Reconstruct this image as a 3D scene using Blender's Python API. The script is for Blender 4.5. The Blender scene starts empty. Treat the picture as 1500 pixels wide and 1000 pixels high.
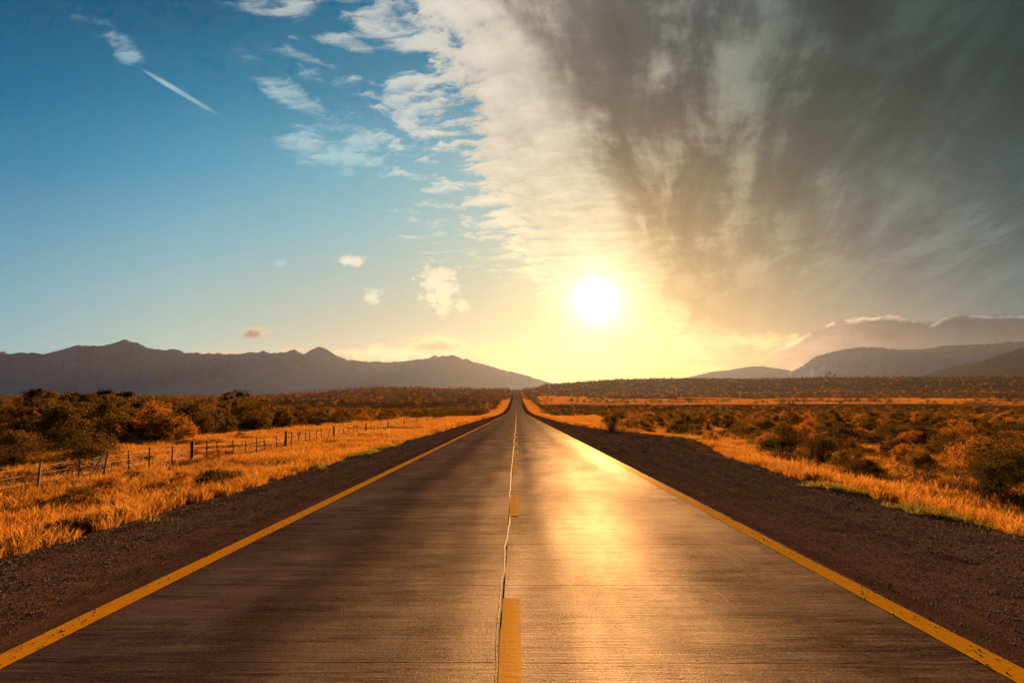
import bpy, math, random
import numpy as np
from mathutils import Vector

random.seed(7)
rng = np.random.default_rng(11)
scene = bpy.context.scene
COL = scene.collection

# ------------------------------------------------------------------ camera
CAM_H = 1.75
FPX = 1000.0                       # focal length in pixels of a 1500 px wide frame
PITCH = math.atan(78.0 / FPX)      # horizon 78 px below the middle
YAW = math.atan(7.0 / FPX)
cam_data = bpy.data.cameras.new('camera')
cam_data.sensor_width = 36.0
cam_data.lens = 24.0
cam_data.clip_start = 0.1
cam_data.clip_end = 60000.0
cam = bpy.data.objects.new('camera', cam_data)
COL.objects.link(cam)
CAM_X = 0.13
cam.location = (CAM_X, 0.0, CAM_H)
cam.rotation_euler = (math.pi / 2 + PITCH, 0.0, YAW)
scene.camera = cam


def px_dir(px, py):
    """World direction of a pixel of the 1500x1000 photograph."""
    x, y, z = (px - 750.0) / FPX, (500.0 - py) / FPX, 1.0
    cp, sp = math.cos(PITCH), math.sin(PITCH)
    fy, fz = z * cp - y * sp, z * sp + y * cp
    cy, sy = math.cos(YAW), math.sin(YAW)
    wx, wy = x * cy - fy * sy, x * sy + fy * cy
    return Vector((wx, wy, fz)).normalized()


SUN_DIR = px_dir(873, 441)
SUN_EL = math.asin(SUN_DIR.z)
SUN_AZ = math.atan2(SUN_DIR.x, SUN_DIR.y)


def lin(c):
    out = []
    for v in c:
        v = v / 255.0
        out.append(v / 12.92 if v <= 0.04045 else ((v + 0.055) / 1.055) ** 2.4)
    return tuple(out)


# ------------------------------------------------------------------ node helpers
class Sock:
    """Small arithmetic layer over shader node sockets."""
    def __init__(self, tree, s):
        self.t, self.s = tree, s

    def _m(self, op, *a):
        n = self.t.nodes.new('ShaderNodeMath')
        n.operation = op
        for i, v in enumerate(a):
            if isinstance(v, Sock):
                self.t.links.new(v.s, n.inputs[i])
            else:
                n.inputs[i].default_value = float(v)
        return Sock(self.t, n.outputs[0])

    def __add__(self, o): return self._m('ADD', self, o)
    def __radd__(self, o): return self._m('ADD', o, self)
    def __sub__(self, o): return self._m('SUBTRACT', self, o)
    def __rsub__(self, o): return self._m('SUBTRACT', o, self)
    def __mul__(self, o): return self._m('MULTIPLY', self, o)
    def __rmul__(self, o): return self._m('MULTIPLY', o, self)
    def __truediv__(self, o): return self._m('DIVIDE', self, o)
    def __rtruediv__(self, o): return self._m('DIVIDE', o, self)
    def __pow__(self, o): return self._m('POWER', self, o)
    def max(self, o): return self._m('MAXIMUM', self, o)
    def min(self, o): return self._m('MINIMUM', self, o)
    def abs(self): return self._m('ABSOLUTE', self)
    def exp(self): return self._m('EXPONENT', self)
    def sin(self): return self._m('SINE', self)

    def ss(self, lo, hi, a=0.0, b=1.0):
        n = self.t.nodes.new('ShaderNodeMapRange')
        n.interpolation_type = 'SMOOTHSTEP'
        self.t.links.new(self.s, n.inputs['Value'])
        for k, v in (('From Min', lo), ('From Max', hi), ('To Min', a), ('To Max', b)):
            n.inputs[k].default_value = v
        return Sock(self.t, n.outputs[0])

    def lr(self, lo, hi, a=0.0, b=1.0):
        n = self.t.nodes.new('ShaderNodeMapRange')
        self.t.links.new(self.s, n.inputs['Value'])
        for k, v in (('From Min', lo), ('From Max', hi), ('To Min', a), ('To Max', b)):
            n.inputs[k].default_value = v
        return Sock(self.t, n.outputs[0])

    def curve(self, pts, lo, hi):
        """Piecewise smooth function through pts (x, y); x in lo..hi."""
        n = self.t.nodes.new('ShaderNodeFloatCurve')
        ys = [p[1] for p in pts]
        y0, y1 = min(ys), max(ys)
        c = n.mapping.curves[0]
        pp = sorted(((p[0] - lo) / (hi - lo), (p[1] - y0) / (y1 - y0)) for p in pts)
        c.points[0].location = pp[0]
        c.points[1].location = pp[-1]
        for p in pp[1:-1]:
            c.points.new(*p)
        n.mapping.update()
        v = self.lr(lo, hi)
        self.t.links.new(v.s, n.inputs['Value'])
        return Sock(self.t, n.outputs[0]) * (y1 - y0) + y0


def vec(t, x, y, z=0.0):
    n = t.nodes.new('ShaderNodeCombineXYZ')
    for i, v in enumerate((x, y, z)):
        if isinstance(v, Sock):
            t.links.new(v.s, n.inputs[i])
        else:
            n.inputs[i].default_value = v
    return Sock(t, n.outputs[0])


def xyz(t, s):
    n = t.nodes.new('ShaderNodeSeparateXYZ')
    t.links.new(s.s, n.inputs[0])
    return [Sock(t, o) for o in n.outputs]


def vmath(t, op, a, b=None):
    n = t.nodes.new('ShaderNodeVectorMath')
    n.operation = op
    for i, v in enumerate((a, b)):
        if v is None:
            continue
        if isinstance(v, Sock):
            t.links.new(v.s, n.inputs[i])
        else:
            n.inputs[i].default_value = v
    return Sock(t, n.outputs['Value'] if op in ('DOT_PRODUCT', 'LENGTH', 'DISTANCE') else n.outputs[0])


def noise(t, v, scale=1.0, detail=4.0, rough=0.5, lac=2.0, dist=0.0, dim='3D'):
    n = t.nodes.new('ShaderNodeTexNoise')
    n.noise_dimensions = dim
    t.links.new(v.s, n.inputs['Vector'])
    n.inputs['Scale'].default_value = scale
    n.inputs['Detail'].default_value = detail
    n.inputs['Roughness'].default_value = rough
    n.inputs['Lacunarity'].default_value = lac
    n.inputs['Distortion'].default_value = dist
    return Sock(t, n.outputs[0])


def mixc(t, f, a, b, mode='MIX'):
    n = t.nodes.new('ShaderNodeMix')
    n.data_type = 'RGBA'
    n.blend_type = mode
    n.clamp_factor = True
    for s, v in ((n.inputs['Factor'], f), (n.inputs[6], a), (n.inputs[7], b)):
        if isinstance(v, Sock):
            t.links.new(v.s, s)
        elif isinstance(v, (int, float)):
            s.default_value = v
        else:
            s.default_value = tuple(v) + (1.0,) if len(v) == 3 else v
    return Sock(t, n.outputs[2])


def rbf(t, anchors, k, us, vs):
    """Smooth colour field through colours given at directions: colour ramps over elevation at a few azimuths."""
    dirs = np.array([tuple(a[0]) for a in anchors]); cols = np.array([lin(a[1]) for a in anchors])
    out = None
    for i, u in enumerate(us):
        n = t.nodes.new('ShaderNodeValToRGB')
        t.links.new(VR.s, n.inputs[0])
        els = n.color_ramp.elements
        els[0].position = (vs[0] - VLO) / (VHI - VLO)
        els[1].position = (vs[-1] - VLO) / (VHI - VLO)
        for v in vs[1:-1]:
            els.new((v - VLO) / (VHI - VLO))
        for e in els:
            v = e.position * (VHI - VLO) + VLO
            d = np.array([u, 1.0, v]); d /= np.linalg.norm(d)
            w = np.exp((dirs @ d - 1) * k) + 1e-7
            e.color = (*((w[:, None] * cols).sum(0) / w.sum()), 1)
        r = Sock(t, n.outputs[0])
        out = r if out is None else mixc(t, U.lr(us[i - 1], u), out, r)
    return out


EXPOSURE = 1.8

# ------------------------------------------------------------------ world: sky, clouds, glow round the sun
world = bpy.data.worlds.new('World')
scene.world = world
world.use_nodes = True
wt = world.node_tree
wt.nodes.clear()
geo = wt.nodes.new('ShaderNodeTexCoord')
D = Sock(wt, geo.outputs['Generated'])
dx, dy, dz = xyz(wt, D)
inv_y = 1.0 / dy.max(0.3)
U = dx * inv_y                      # tangent of azimuth ahead
V = dz * inv_y                      # tangent of elevation ahead
VLO, VHI = -0.02, 1.0
VR = V.lr(VLO, VHI)
UCOL = [-1.1, -0.75, -0.5, -0.25, -0.05, 0.1, 0.22, 0.36, 0.52, 0.75, 1.1]
VROW = [-0.02, 0.03, 0.08, 0.15, 0.24, 0.34, 0.46, 0.58, 0.72, 1.0]


def P(x, y): return px_dir(x, y)
def uv(x, y):
    d = px_dir(x, y)
    return d.x / d.y, d.z / d.y


BACK = [(Vector((0, 0, 1)), (40, 84, 106)), (Vector((-.6, -.7, .4)), (60, 118, 150)),
        (Vector((.6, -.7, .4)), (78, 92, 100)), (Vector((-.7, -.7, .05)), (120, 140, 150)),
        (Vector((.7, -.7, .05)), (110, 116, 120))]
ANC_CLEAR = [(P(x, y), c) for x, y, c in [
    (0, 0, (0, 58, 92)), (350, 0, (0, 76, 112)), (-40, 180, (0, 102, 148)), (150, 150, (4, 114, 160)),
    (0, 300, (44, 142, 186)), (300, 270, (60, 156, 196)), (600, 120, (22, 120, 158)), (560, 320, (100, 180, 200)),
    (0, 420, (112, 168, 188)), (300, 410, (140, 190, 198)), (600, 420, (160, 192, 188)),
    (0, 500, (155, 184, 178)), (280, 500, (186, 188, 160)), (560, 505, (200, 172, 128)),
    (720, 330, (140, 186, 190)), (740, 440, (176, 188, 170)), (720, 485, (190, 178, 130)), (700, 540, (215, 170, 90)), (870, 530, (250, 205, 110)),
    (1100, 530, (235, 165, 100)), (1300, 530, (178, 145, 125)), (1500, 530, (120, 122, 132)), (1300, 200, (90, 120, 130))]] + BACK
ANC_LIT = [(P(x, y), c) for x, y, c in [
    (500, 30, (196, 200, 196)), (700, 40, (232, 222, 205)), (450, 220, (160, 200, 208)), (780, 260, (228, 218, 196)),
    (800, 400, (240, 226, 188)), (900, 470, (255, 230, 160)), (1020, 500, (252, 212, 125)), (1000, 130, (186, 176, 154)),
    (1060, 350, (206, 180, 138)), (1200, 60, (92, 108, 100)), (1400, 200, (66, 102, 92)), (1480, 60, (50, 70, 60)),
    (1250, 300, (136, 128, 112)), (1150, 470, (190, 160, 130)), (1400, 450, (140, 142, 138)), (880, 150, (205, 192, 168))]] + BACK
ANC_DARK = [(P(x, y), c) for x, y, c in [
    (780, 30, (150, 140, 125)), (930, 30, (60, 70, 78)), (880, 200, (108, 96, 78)), (1000, 330, (108, 88, 64)), (960, 420, (190, 150, 92)),
    (1100, 150, (60, 70, 64)), (1200, 300, (46, 64, 64)), (1300, 100, (34, 54, 50)), (1480, 40, (2, 34, 30)),
    (1450, 260, (0, 52, 50)), (1300, 380, (48, 74, 80)), (1480, 390, (0, 72, 80)), (1100, 440, (168, 142, 110)),
    (1250, 445, (158, 144, 134)), (1400, 440, (124, 130, 130)), (1500, 450, (70, 108, 116)), (1060, 500, (208, 155, 92)), (1150, 530, (222, 160, 105)),
    (1000, 40, (80, 84, 86))]] + BACK

clear_col = rbf(wt, ANC_CLEAR, 130.0, UCOL, VROW)
lit_col = rbf(wt, ANC_LIT, 130.0, UCOL, VROW)
dark_col = rbf(wt, ANC_DARK, 130.0, UCOL, VROW)

# cloud-sheet coordinates: a plane overhead, so streaks converge towards the horizon
invz = 1.0 / (dz.max(0.0) + 0.07)
px_, py_ = dx * invz, dy * invz
ax = math.radians(14.0)
pa = px_ * math.sin(ax) + py_ * math.cos(ax)
pb = px_ * math.cos(ax) - py_ * math.sin(ax)
S1 = vec(wt, pa * 0.42, pb, 3.1)
n_big = noise(wt, S1, 1.1, 2.0, 0.5, dim='2D')
n_streak = noise(wt, vec(wt, pa * 0.20 + n_big * 0.30, pb * 1.0 + n_big * 0.22, 9.0), 5.0, 7.0, 0.6, dist=0.12, dim='2D')
n_fine = noise(wt, vec(wt, pa * 1.3 + n_big, pb * 1.1, 1.0), 6.5, 6.0, 0.62, dist=0.15, dim='2D')
# ripples running across the streaks (the feathery cirrus on the left)
n_rip = noise(wt, vec(wt, pa * 1.9 + n_fine * 0.25, pb * 0.75 + n_big, 5.0), 5.5, 5.0, 0.62, dim='2D')
n_soft = noise(wt, vec(wt, U + n_big * 0.15, V * 1.3, 2.0), 7.0, 5.0, 0.55, dim='2D')


def uvs(pts):
    return [(uv(x, y)[1], uv(x, y)[0]) for x, y in pts]


edge = V.curve(uvs([(620, -60), (640, 60), (668, 170), (700, 260), (735, 330), (770, 385), (815, 425), (870, 465), (950, 500), (1010, 530), (1100, 575)]), 0.0, 0.64)
darke = V.curve(uvs([(660, -60), (725, 20), (775, 90), (825, 180), (868, 265), (912, 325), (955, 385), (1000, 445), (1030, 500), (1060, 530), (1130, 575)]), 0.0, 0.64)
tE = (U - edge) + (n_rip - 0.5) * 0.20 + (n_fine - 0.5) * 0.12 + (n_streak - 0.5) * 0.12
cov_main = tE.ss(-0.030, 0.045)
outer = ((U - edge) + 0.17 + (n_rip - 0.5) * 0.75 + (n_fine - 0.5) * 0.45).ss(0.08, 0.26) * V.ss(0.12, 0.30)
tD = (U - darke) + (n_streak - 0.5) * 0.16 + (n_soft - 0.5) * 0.16
dark_m = tD.ss(-0.02, 0.05)
# brighter mottles inside the dark deck
mott = (n_streak * 0.60 + n_soft * 0.26 + n_fine * 0.14)
mott_m = mott.ss(0.47, 0.68) * V.ss(0.10, 0.24)


def blob(cx, cy, rx, ry, ang=0.0, p=1.0):
    """1 in the middle of an ellipse of directions, 0 at its rim."""
    u0, v0 = uv(cx, cy)
    n = wt.nodes.new('ShaderNodeMapping')
    n.vector_type = 'TEXTURE'
    wt.links.new(UV.s, n.inputs['Vector'])
    n.inputs['Location'].default_value = (u0, v0, 0)
    n.inputs['Rotation'].default_value = (0, 0, -math.radians(ang))
    n.inputs['Scale'].default_value = (rx * 1.7 / 1000.0, ry * 1.7 / 1000.0, 1.0)
    g = wt.nodes.new('ShaderNodeTexGradient')
    g.gradient_type = 'SPHERICAL'
    wt.links.new(n.outputs[0], g.inputs[0])
    return Sock(wt, g.outputs[1]) * 1.9 - 0.45


UV = vec(wt, U, V, 0.0)
# feathered cirrus patches left of the big sheet: (x, y, rx, ry, tilt, strength)
cir = None
for a in [(500, 218, 85, 48, 12, 1.0), (420, 135, 85, 22, 38, .85), (470, 105, 90, 24, 24, .6), (610, 150, 78, 48, 34, 1.0),
          (395, 8, 75, 22, 8, .9), (505, 62, 50, 14, 15, .85), (165, 60, 95, 20, 38, .42), (590, 40, 90, 45, 15, 1.0)]:
    b = blob(*a[:5]).ss(-0.2, 1.0) * a[5]
    cir = b if cir is None else cir.max(b)
cir_m = (cir * 1.0 + (n_rip - 0.5) * 3.2 + (n_fine - 0.5) * 1.6 - 0.28).ss(0.0, 1.1) * cir.ss(0.0, 0.45) * 0.8
trail = blob(262, 134, 62, 3.8, 31).ss(0.0, 0.9) * (n_fine * 1.6).min(1.0)
cir_m = cir_m.max(trail * 0.8)

sky_c = clear_col
sky_c = mixc(wt, outer * 0.85, sky_c, lit_col)
sky_c = mixc(wt, cir_m, sky_c, lit_col)
bright_tex = (n_rip * 0.45 + n_streak * 0.35 + n_fine * 0.2).lr(0.3, 0.7, 0.58, 1.14)
lit_t = vmath(wt, 'MULTIPLY', lit_col, bright_tex)
sky_c = mixc(wt, cov_main, sky_c, lit_t)
dk = mixc(wt, mott_m * U.ss(0.25, 0.7, 0.68, 0.38), vmath(wt, 'MULTIPLY', dark_col, 1.0 + (mott.lr(0.32, 0.58, 0.55, 1.12) - 1.0) * V.ss(0.10, 0.26, 0.25, 1.0)), lit_col)
dk = mixc(wt, U.ss(0.12, 0.45), dk, vmath(wt, 'MULTIPLY', dk, (.80, .98, 1.04)))
sky_c = mixc(wt, dark_m * cov_main.max(dark_m), sky_c, dk)

# small cumulus puffs, and the banks lying on the far ranges: (x, y, rx, ry, colour, noise scale, noise amount)
puffs = [(513, 382, 21, 7, (240, 228, 200), 55, 2.4), (643, 418, 27, 27, (244, 226, 190), 50, 3.4), (650, 444, 12, 18, (246, 222, 176), 55, 2.2),
         (546, 433, 11, 10, (226, 220, 196), 60, 2.6), (411, 385, 7, 5, (160, 196, 204), 60, 3.4), (678, 447, 9, 9, (240, 218, 178), 60, 2.4),
         (375, 488, 22, 7, (214, 184, 146), 50, 2.4), (371, 490, 16, 5, (138, 112, 96), 60, 2.2),
         (570, 517, 70, 10, (250, 212, 160), 40, 2.6), (645, 505, 42, 14, (250, 214, 156), 40, 2.2), (640, 508, 30, 7, (190, 146, 112), 40, 2.0),
         (725, 514, 36, 8, (244, 200, 120), 45, 1.8), (425, 513, 26, 4, (216, 184, 150), 50, 1.5), (330, 517, 50, 4, (206, 182, 152), 50, 1.5),
         (1110, 500, 70, 9, (240, 196, 128), 22, 3.8), (1100, 530, 80, 9, (222, 156, 100), 24, 3.2)]
nd50 = noise(wt, vec(wt, U, V * 1.5), 50.0, 4.0, 0.6, dim='2D')
nd24 = noise(wt, vec(wt, U, V * 1.5), 24.0, 4.0, 0.6, dim='2D')
low_c = sky_c
for (cx, cy, rx, ry, c, sc, am) in puffs:
    nn = nd24 if sc < 30 else nd50
    bb = blob(cx, cy, rx * 1.15, ry * 1.15)
    m = bb.ss(-0.44, -0.15) * (bb + nn * am).ss(0.0 + am * 0.5, 1.15 + am * 0.5)
    low_c = mixc(wt, m * 0.85, low_c, lin(c))

# grey cloud bank over the right-hand mountain, bright rim on its sunward upper edge
bank_top = U.curve([(uv(x, y)[0], uv(x, y)[1]) for x, y in [(1080, 556), (1135, 512), (1165, 496), (1182, 486), (1205, 476), (1225, 469), (1250, 466), (1290, 461), (1330, 463), (1352, 470), (1368, 470), (1380, 462), (1400, 459), (1440, 461), (1500, 460), (1600, 464), (1900, 470)]], 0.3, 1.2)
nb = noise(wt, vec(wt, U, V * 1.6, 7.0), 26.0, 4.0, 0.55, dim='2D')
over = V - bank_top - (nb - 0.5) * 0.016
bank_m = over.ss(-0.004, 0.0015, 1.0, 0.0) * U.ss(0.33, 0.41) * (1.0 - dy.ss(0.2, 0.5, 1.0, 0.0))
rim = over.ss(-0.010, -0.001) * bank_m * (nd24 - 0.34).ss(0.0, 0.20) * U.ss(0.42, 0.66, 1.0, 0.35)
bank_col = rbf(wt, [(P(x, y), c) for x, y, c in [
    (1170, 500, (196, 156, 128)), (1230, 490, (84, 80, 86)), (1300, 480, (44, 58, 72)), (1400, 480, (24, 50, 66)),
    (1500, 480, (2, 44, 62)), (1300, 510, (58, 60, 72)), (1450, 510, (28, 46, 64)), (1200, 530, (190, 140, 112)), (1700, 480, (62, 84, 96))]], 500.0, [0.4, 0.47, 0.54, 0.65, 0.8], [-0.02, 0.04, 0.07, 0.1, 0.13])
bank_col = vmath(wt, 'MULTIPLY', bank_col, nb.lr(0.3, 0.7, 0.72, 1.22))
bank_col = mixc(wt, rim * 1.0, bank_col, mixc(wt, U.ss(0.42, 0.7), lin((255, 226, 170)), lin((235, 228, 216))))

# below the horizon the sky only continues its lowest colours
# aureole of the low sun
mu = vmath(wt, 'DOT_PRODUCT', D, tuple(SUN_DIR))
th2 = (1.0 - mu).max(0.0) * 2.0                     # angle squared, small angles
core = (th2 * (-1.0 / 0.025 ** 2)).exp()
g1 = (th2 * (-1.0 / 0.058 ** 2)).exp()
g2 = (th2 * (-1.0 / 0.13 ** 2)).exp()
glow = vmath(wt, 'MULTIPLY', vec(wt, 1.0, .93, .72), core * 1.7 + g1 * 0.42)
hz_glow = (((U - 0.09) * (U - 0.09)) * (-1.0 / 0.20 ** 2) + (V - 0.02) * (V - 0.02) * (-1.0 / 0.050 ** 2)).exp() * dy.ss(0.2, 0.5)
glow = vmath(wt, 'ADD', glow, vmath(wt, 'MULTIPLY', vec(wt, 1.0, .50, .10), hz_glow * 0.22))
glow = vmath(wt, 'ADD', glow, vmath(wt, 'MULTIPLY', vec(wt, 1.0, .66, .22), g2 * 0.12))

nish = wt.nodes.new('ShaderNodeTexSky')
nish.sky_type = 'NISHITA'
nish.sun_disc = False
nish.sun_elevation = SUN_EL
nish.sun_rotation = SUN_AZ
nish.air_density = 1.0
nish.dust_density = 1.0
bg1 = wt.nodes.new('ShaderNodeBackground')
wt.links.new(nish.outputs[0], bg1.inputs['Color'])
bg1.inputs['Strength'].default_value = 0.05


def background(c, strength=1.0):
    n = wt.nodes.new('ShaderNodeBackground')
    wt.links.new(c.s, n.inputs['Color'])
    n.inputs['Strength'].default_value = strength * 2 ** -EXPOSURE
    return n.outputs[0]


def mix_shader(f, a, b):
    n = wt.nodes.new('ShaderNodeMixShader')
    if isinstance(f, Sock):
        wt.links.new(f.s, n.inputs[0])
    else:
        n.inputs[0].default_value = f
    wt.links.new(a, n.inputs[1])
    wt.links.new(b, n.inputs[2])
    return n.outputs[0]


SKY_MIX = 0.98
low_mask = V.ss(0.20, 0.22, 1.0, 0.0) * V.ss(-0.03, 0.0)
ahead = mix_shader(low_mask, background(sky_c), mix_shader(bank_m * low_mask, background(low_c), background(bank_col)))
# well outside the view the same sky goes on, without the small detail
plain = mixc(wt, (U + V * 0.25).ss(-0.35, 0.35), rbf(wt, ANC_CLEAR, 60.0, [-1.1, -0.5, 0.2, 1.1], [-0.02, 0.15, 0.5, 1.0]), rbf(wt, ANC_DARK, 60.0, [-0.5, 0.2, 1.1], [-0.02, 0.15, 0.5, 1.0]))
fov = (U.abs().ss(1.0, 1.35, 1.0, 0.0) * V.ss(0.75, 1.1, 1.0, 0.0) * V.ss(-0.06, -0.02) * dy.ss(0.2, 0.4))
full_sky = mix_shader(SKY_MIX, bg1.outputs[0], mix_shader(fov, background(plain), ahead))
add = wt.nodes.new('ShaderNodeAddShader')
wt.links.new(full_sky, add.inputs[0])
wt.links.new(background(glow), add.inputs[1])
wo = wt.nodes.new('ShaderNodeOutputWorld')
wt.links.new(add.outputs[0], wo.inputs['Surface'])
world.cycles.sampling_method = 'NONE'

# ------------------------------------------------------------------ sun lamp, exposure, render settings
sl = bpy.data.lights.new('sun', 'SUN')
sl.energy = 5.0
sl.angle = math.radians(0.6)
sl.color = (1.0, 0.52, 0.19)
sun = bpy.data.objects.new('sun', sl)
COL.objects.link(sun)
sun.rotation_euler = (-SUN_DIR).to_track_quat('-Z', 'Y').to_euler()
sun.location = (0, 0, 50)

scene.render.engine = 'CYCLES'
vs = scene.view_settings
vs.view_transform = 'Standard'
vs.look = 'None'
vs.exposure = EXPOSURE
vs.gamma = 1.0
vs.use_curve_mapping = False
scene.display_settings.display_device = 'sRGB'
cy = scene.cycles
cy.use_denoising = True
cy.max_bounces = 6
cy.diffuse_bounces = 2
cy.glossy_bounces = 2
cy.transmission_bounces = 3
cy.volume_bounces = 1
cy.use_adaptive_sampling = True
cy.adaptive_threshold = 0.02
cy.adaptive_min_samples = 12
cy.transparent_max_bounces = 6
cy.sample_clamp_indirect = 4.0
cy.caustics_reflective = False
cy.caustics_refractive = False


# ------------------------------------------------------------------ value noise for shapes and placing
_perm = np.random.default_rng(5).random((256, 256))


def vnoise(x, y):
    x = np.asarray(x, float); y = np.asarray(y, float)
    xi, yi = np.floor(x).astype(int), np.floor(y).astype(int)
    fx, fy = x - xi, y - yi
    fx, fy = fx * fx * (3 - 2 * fx), fy * fy * (3 - 2 * fy)
    g = lambda a, b: _perm[a % 256, b % 256]
    return (g(xi, yi) * (1 - fx) + g(xi + 1, yi) * fx) * (1 - fy) + (g(xi, yi + 1) * (1 - fx) + g(xi + 1, yi + 1) * fx) * fy


def fbm(x, y, o=4, seed=0.0):
    s, a, t = 0.0, 1.0, 0.0
    x = np.asarray(x, float) + seed * 17.3; y = np.asarray(y, float) + seed * 9.1
    for i in range(o):
        s = s + a * vnoise(x, y); t += a
        a *= 0.5; x = x * 2.03 + 11.7; y = y * 2.03 + 5.3
    return s / t


def sstep(x, a, b):
    t = np.clip((np.asarray(x, float) - a) / (b - a), 0, 1)
    return t * t * (3 - 2 * t)


# ------------------------------------------------------------------ terrain
Y0, Y1 = 230.0, 800.0


def road_z(y):
    """Height of the road surface along its run: down into a dip, then up to a far crest."""
    y = np.asarray(y, float)
    a = -0.021 * y
    L = Y1 - Y0
    t = np.clip((y - Y0) / L, 0, 1)
    p0, p1, m0, m1 = -0.021 * Y0, -0.75, -0.021 * L, 0.0178 * L
    h = (2*t**3 - 3*t**2 + 1) * p0 + (t**3 - 2*t**2 + t) * m0 + (-2*t**3 + 3*t**2) * p1 + (t**3 - t**2) * m1
    c = p1 + 0.0178 * (y - Y1)
    over = np.clip(y - 1640.0, 0, None)
    c = c - 0.0178 * over + 0.0178 * over * np.exp(-over / 90.0)      # rounds off over the crest
    z = np.where(y < Y0, a, np.where(y < Y1, h, c))
    return np.where(y > 1640, np.maximum(z, -2.0) - 0.00001 * over * over * (over > 160) * 0, z)


def ground_z(x, y):
    x = np.asarray(x, float); y = np.asarray(y, float)
    r = road_z(np.clip(y, -400, 1900))
    yy = np.clip(y, 1.0, None)
    az = x / yy
    # far relief seen past the road: a low rise on the left, a long ridge on the right
    crest = np.interp(az, [-0.55, -0.40, -0.345, -0.30, -0.25, -0.21, -0.10, -0.02, 0.02, 0.07, 0.12, 0.3, 0.9],
                      [-3, -2.5, 1.0, 7, 15, 20.5, 19, 15.6, 15.6, 13, 10, 9, 9])
    v = -5.6
    t = sstep(y, 420, 1720)
    far = v + (crest - v) * (0.25 * t + 0.75 * np.clip((y - 420) / 1300, 0, 1) ** 1.15)
    fade = sstep(y, 1780, 3600)
    ridge = np.interp(az, [-0.05, 0.013, 0.04, 0.075, 0.143, 0.24, 0.34, 0.45, 0.60, 0.80, 1.2],
                      [0, 20, 32, 41, 56, 60.5, 59.5, 64, 67, 70, 60])
    rr = sstep(y, 1500, 2650) * (1 - sstep(y, 2900, 4800)) * (0.98 + 0.06 * (fbm(az * 30, y * 0.002, 3) - 0.5))
    far = far * (1 - fade) + ridge * rr * (y > 0)
    w = sstep(y, 420, 620)
    base = r * (1 - w) + far * w
    near_road = 1 - sstep(np.abs(x), 14, 60 + 0.02 * yy)
    base = base * (1 - near_road) + r * near_road * (1 - fade) + base * near_road * fade
    # the ground lies about a metre under the road
    xl = np.abs(x)
    sh = np.where(x < 0, 6.3, right_edge(y))
    drop = 1.12 * sstep(xl, sh - 0.2, sh + 4.6) + 0.16 * sstep(xl, sh - 1.2, sh + 0.6)
    drop = drop + 0.22 * (1 - sstep(xl, sh - 0.9, sh - 0.2))
    lump = (fbm(x * 0.16, y * 0.16, 3, 1) - 0.5) * 0.55 * sstep(xl, sh + 1, sh + 8)
    lump = lump + (fbm(x * 0.02, y * 0.02, 3, 2) - 0.5) * 2.2 * sstep(xl, 25, 120)
    lump = lump + (fbm(x * 0.004, y * 0.004, 3, 3) - 0.5) * 7 * sstep(xl, 120, 700) * (1 - 0.5 * sstep(y, 1200, 1800))
    return base - drop - 0.05 + lump


def right_edge(y):
    """Outer edge of the right-hand gravel: it widens into a lay-by for a while."""
    y = np.asarray(y, float)
    return np.interp(y, [-50, 8, 20, 30, 36, 44, 52, 60, 75, 100, 400, 3000], [7.6, 7.6, 7.9, 8.7, 9.8, 11.2, 11.2, 9.2, 7.4, 6.6, 6.3, 6.3])


def new_obj(name, mesh, mat=None, parent=None):
    o = bpy.data.objects.new(name, mesh)
    COL.objects.link(o)
    if mat is not None:
        if not mesh.materials:
            mesh.materials.append(mat)
    if parent is not None:
        o.parent = parent
    return o


def mesh_np(name, verts, quads=None, tris=None, smooth=False, mats=None):
    me = bpy.data.meshes.new(name)
    verts = np.asarray(verts, dtype=np.float32)
    nq = 0 if quads is None else len(quads)
    nt = 0 if tris is None else len(tris)
    me.vertices.add(len(verts))
    me.vertices.foreach_set('co', verts.ravel())
    loops = []
    if nq: loops.append(np.asarray(quads, dtype=np.int32).ravel())
    if nt: loops.append(np.asarray(tris, dtype=np.int32).ravel())
    loops = np.concatenate(loops)
    me.loops.add(len(loops))
    me.loops.foreach_set('vertex_index', loops)
    me.polygons.add(nq + nt)
    starts = np.concatenate([np.arange(nq) * 4, nq * 4 + np.arange(nt) * 3]).astype(np.int32)
    me.polygons.foreach_set('loop_start', starts)
    me.polygons.foreach_set('use_smooth', np.full(nq + nt, bool(smooth)))
    if mats is not None:
        me.polygons.foreach_set('material_index', np.asarray(mats, dtype=np.int32))
    me.update(calc_edges=True)
    me.validate()
    return me


def grid_mesh(name, X, Y, Z, smooth=True):
    ny, nx = X.shape
    v = np.stack([X, Y, Z], -1).reshape(-1, 3)
    i = np.arange(ny - 1)[:, None] * nx + np.arange(nx - 1)[None, :]
    q = np.stack([i, i + 1, i + nx + 1, i + nx], -1).reshape(-1, 4)
    return mesh_np(name, v, quads=q, smooth=smooth)


def tag(o, label=None, cat=None, group=None, kind=None):
    for k, v in (('label', label), ('category', cat), ('group', group), ('kind', kind)):
        if v:
            o[k] = v
    return o


# ------------------------------------------------------------------ materials
def new_mat(name):
    m = bpy.data.materials.new(name)
    m.use_nodes = True
    t = m.node_tree
    t.nodes.clear()
    out = t.nodes.new('ShaderNodeOutputMaterial')
    return m, t, out


def world_pos(t):
    g = t.nodes.new('ShaderNodeNewGeometry')
    return Sock(t, g.outputs['Position'])


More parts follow.
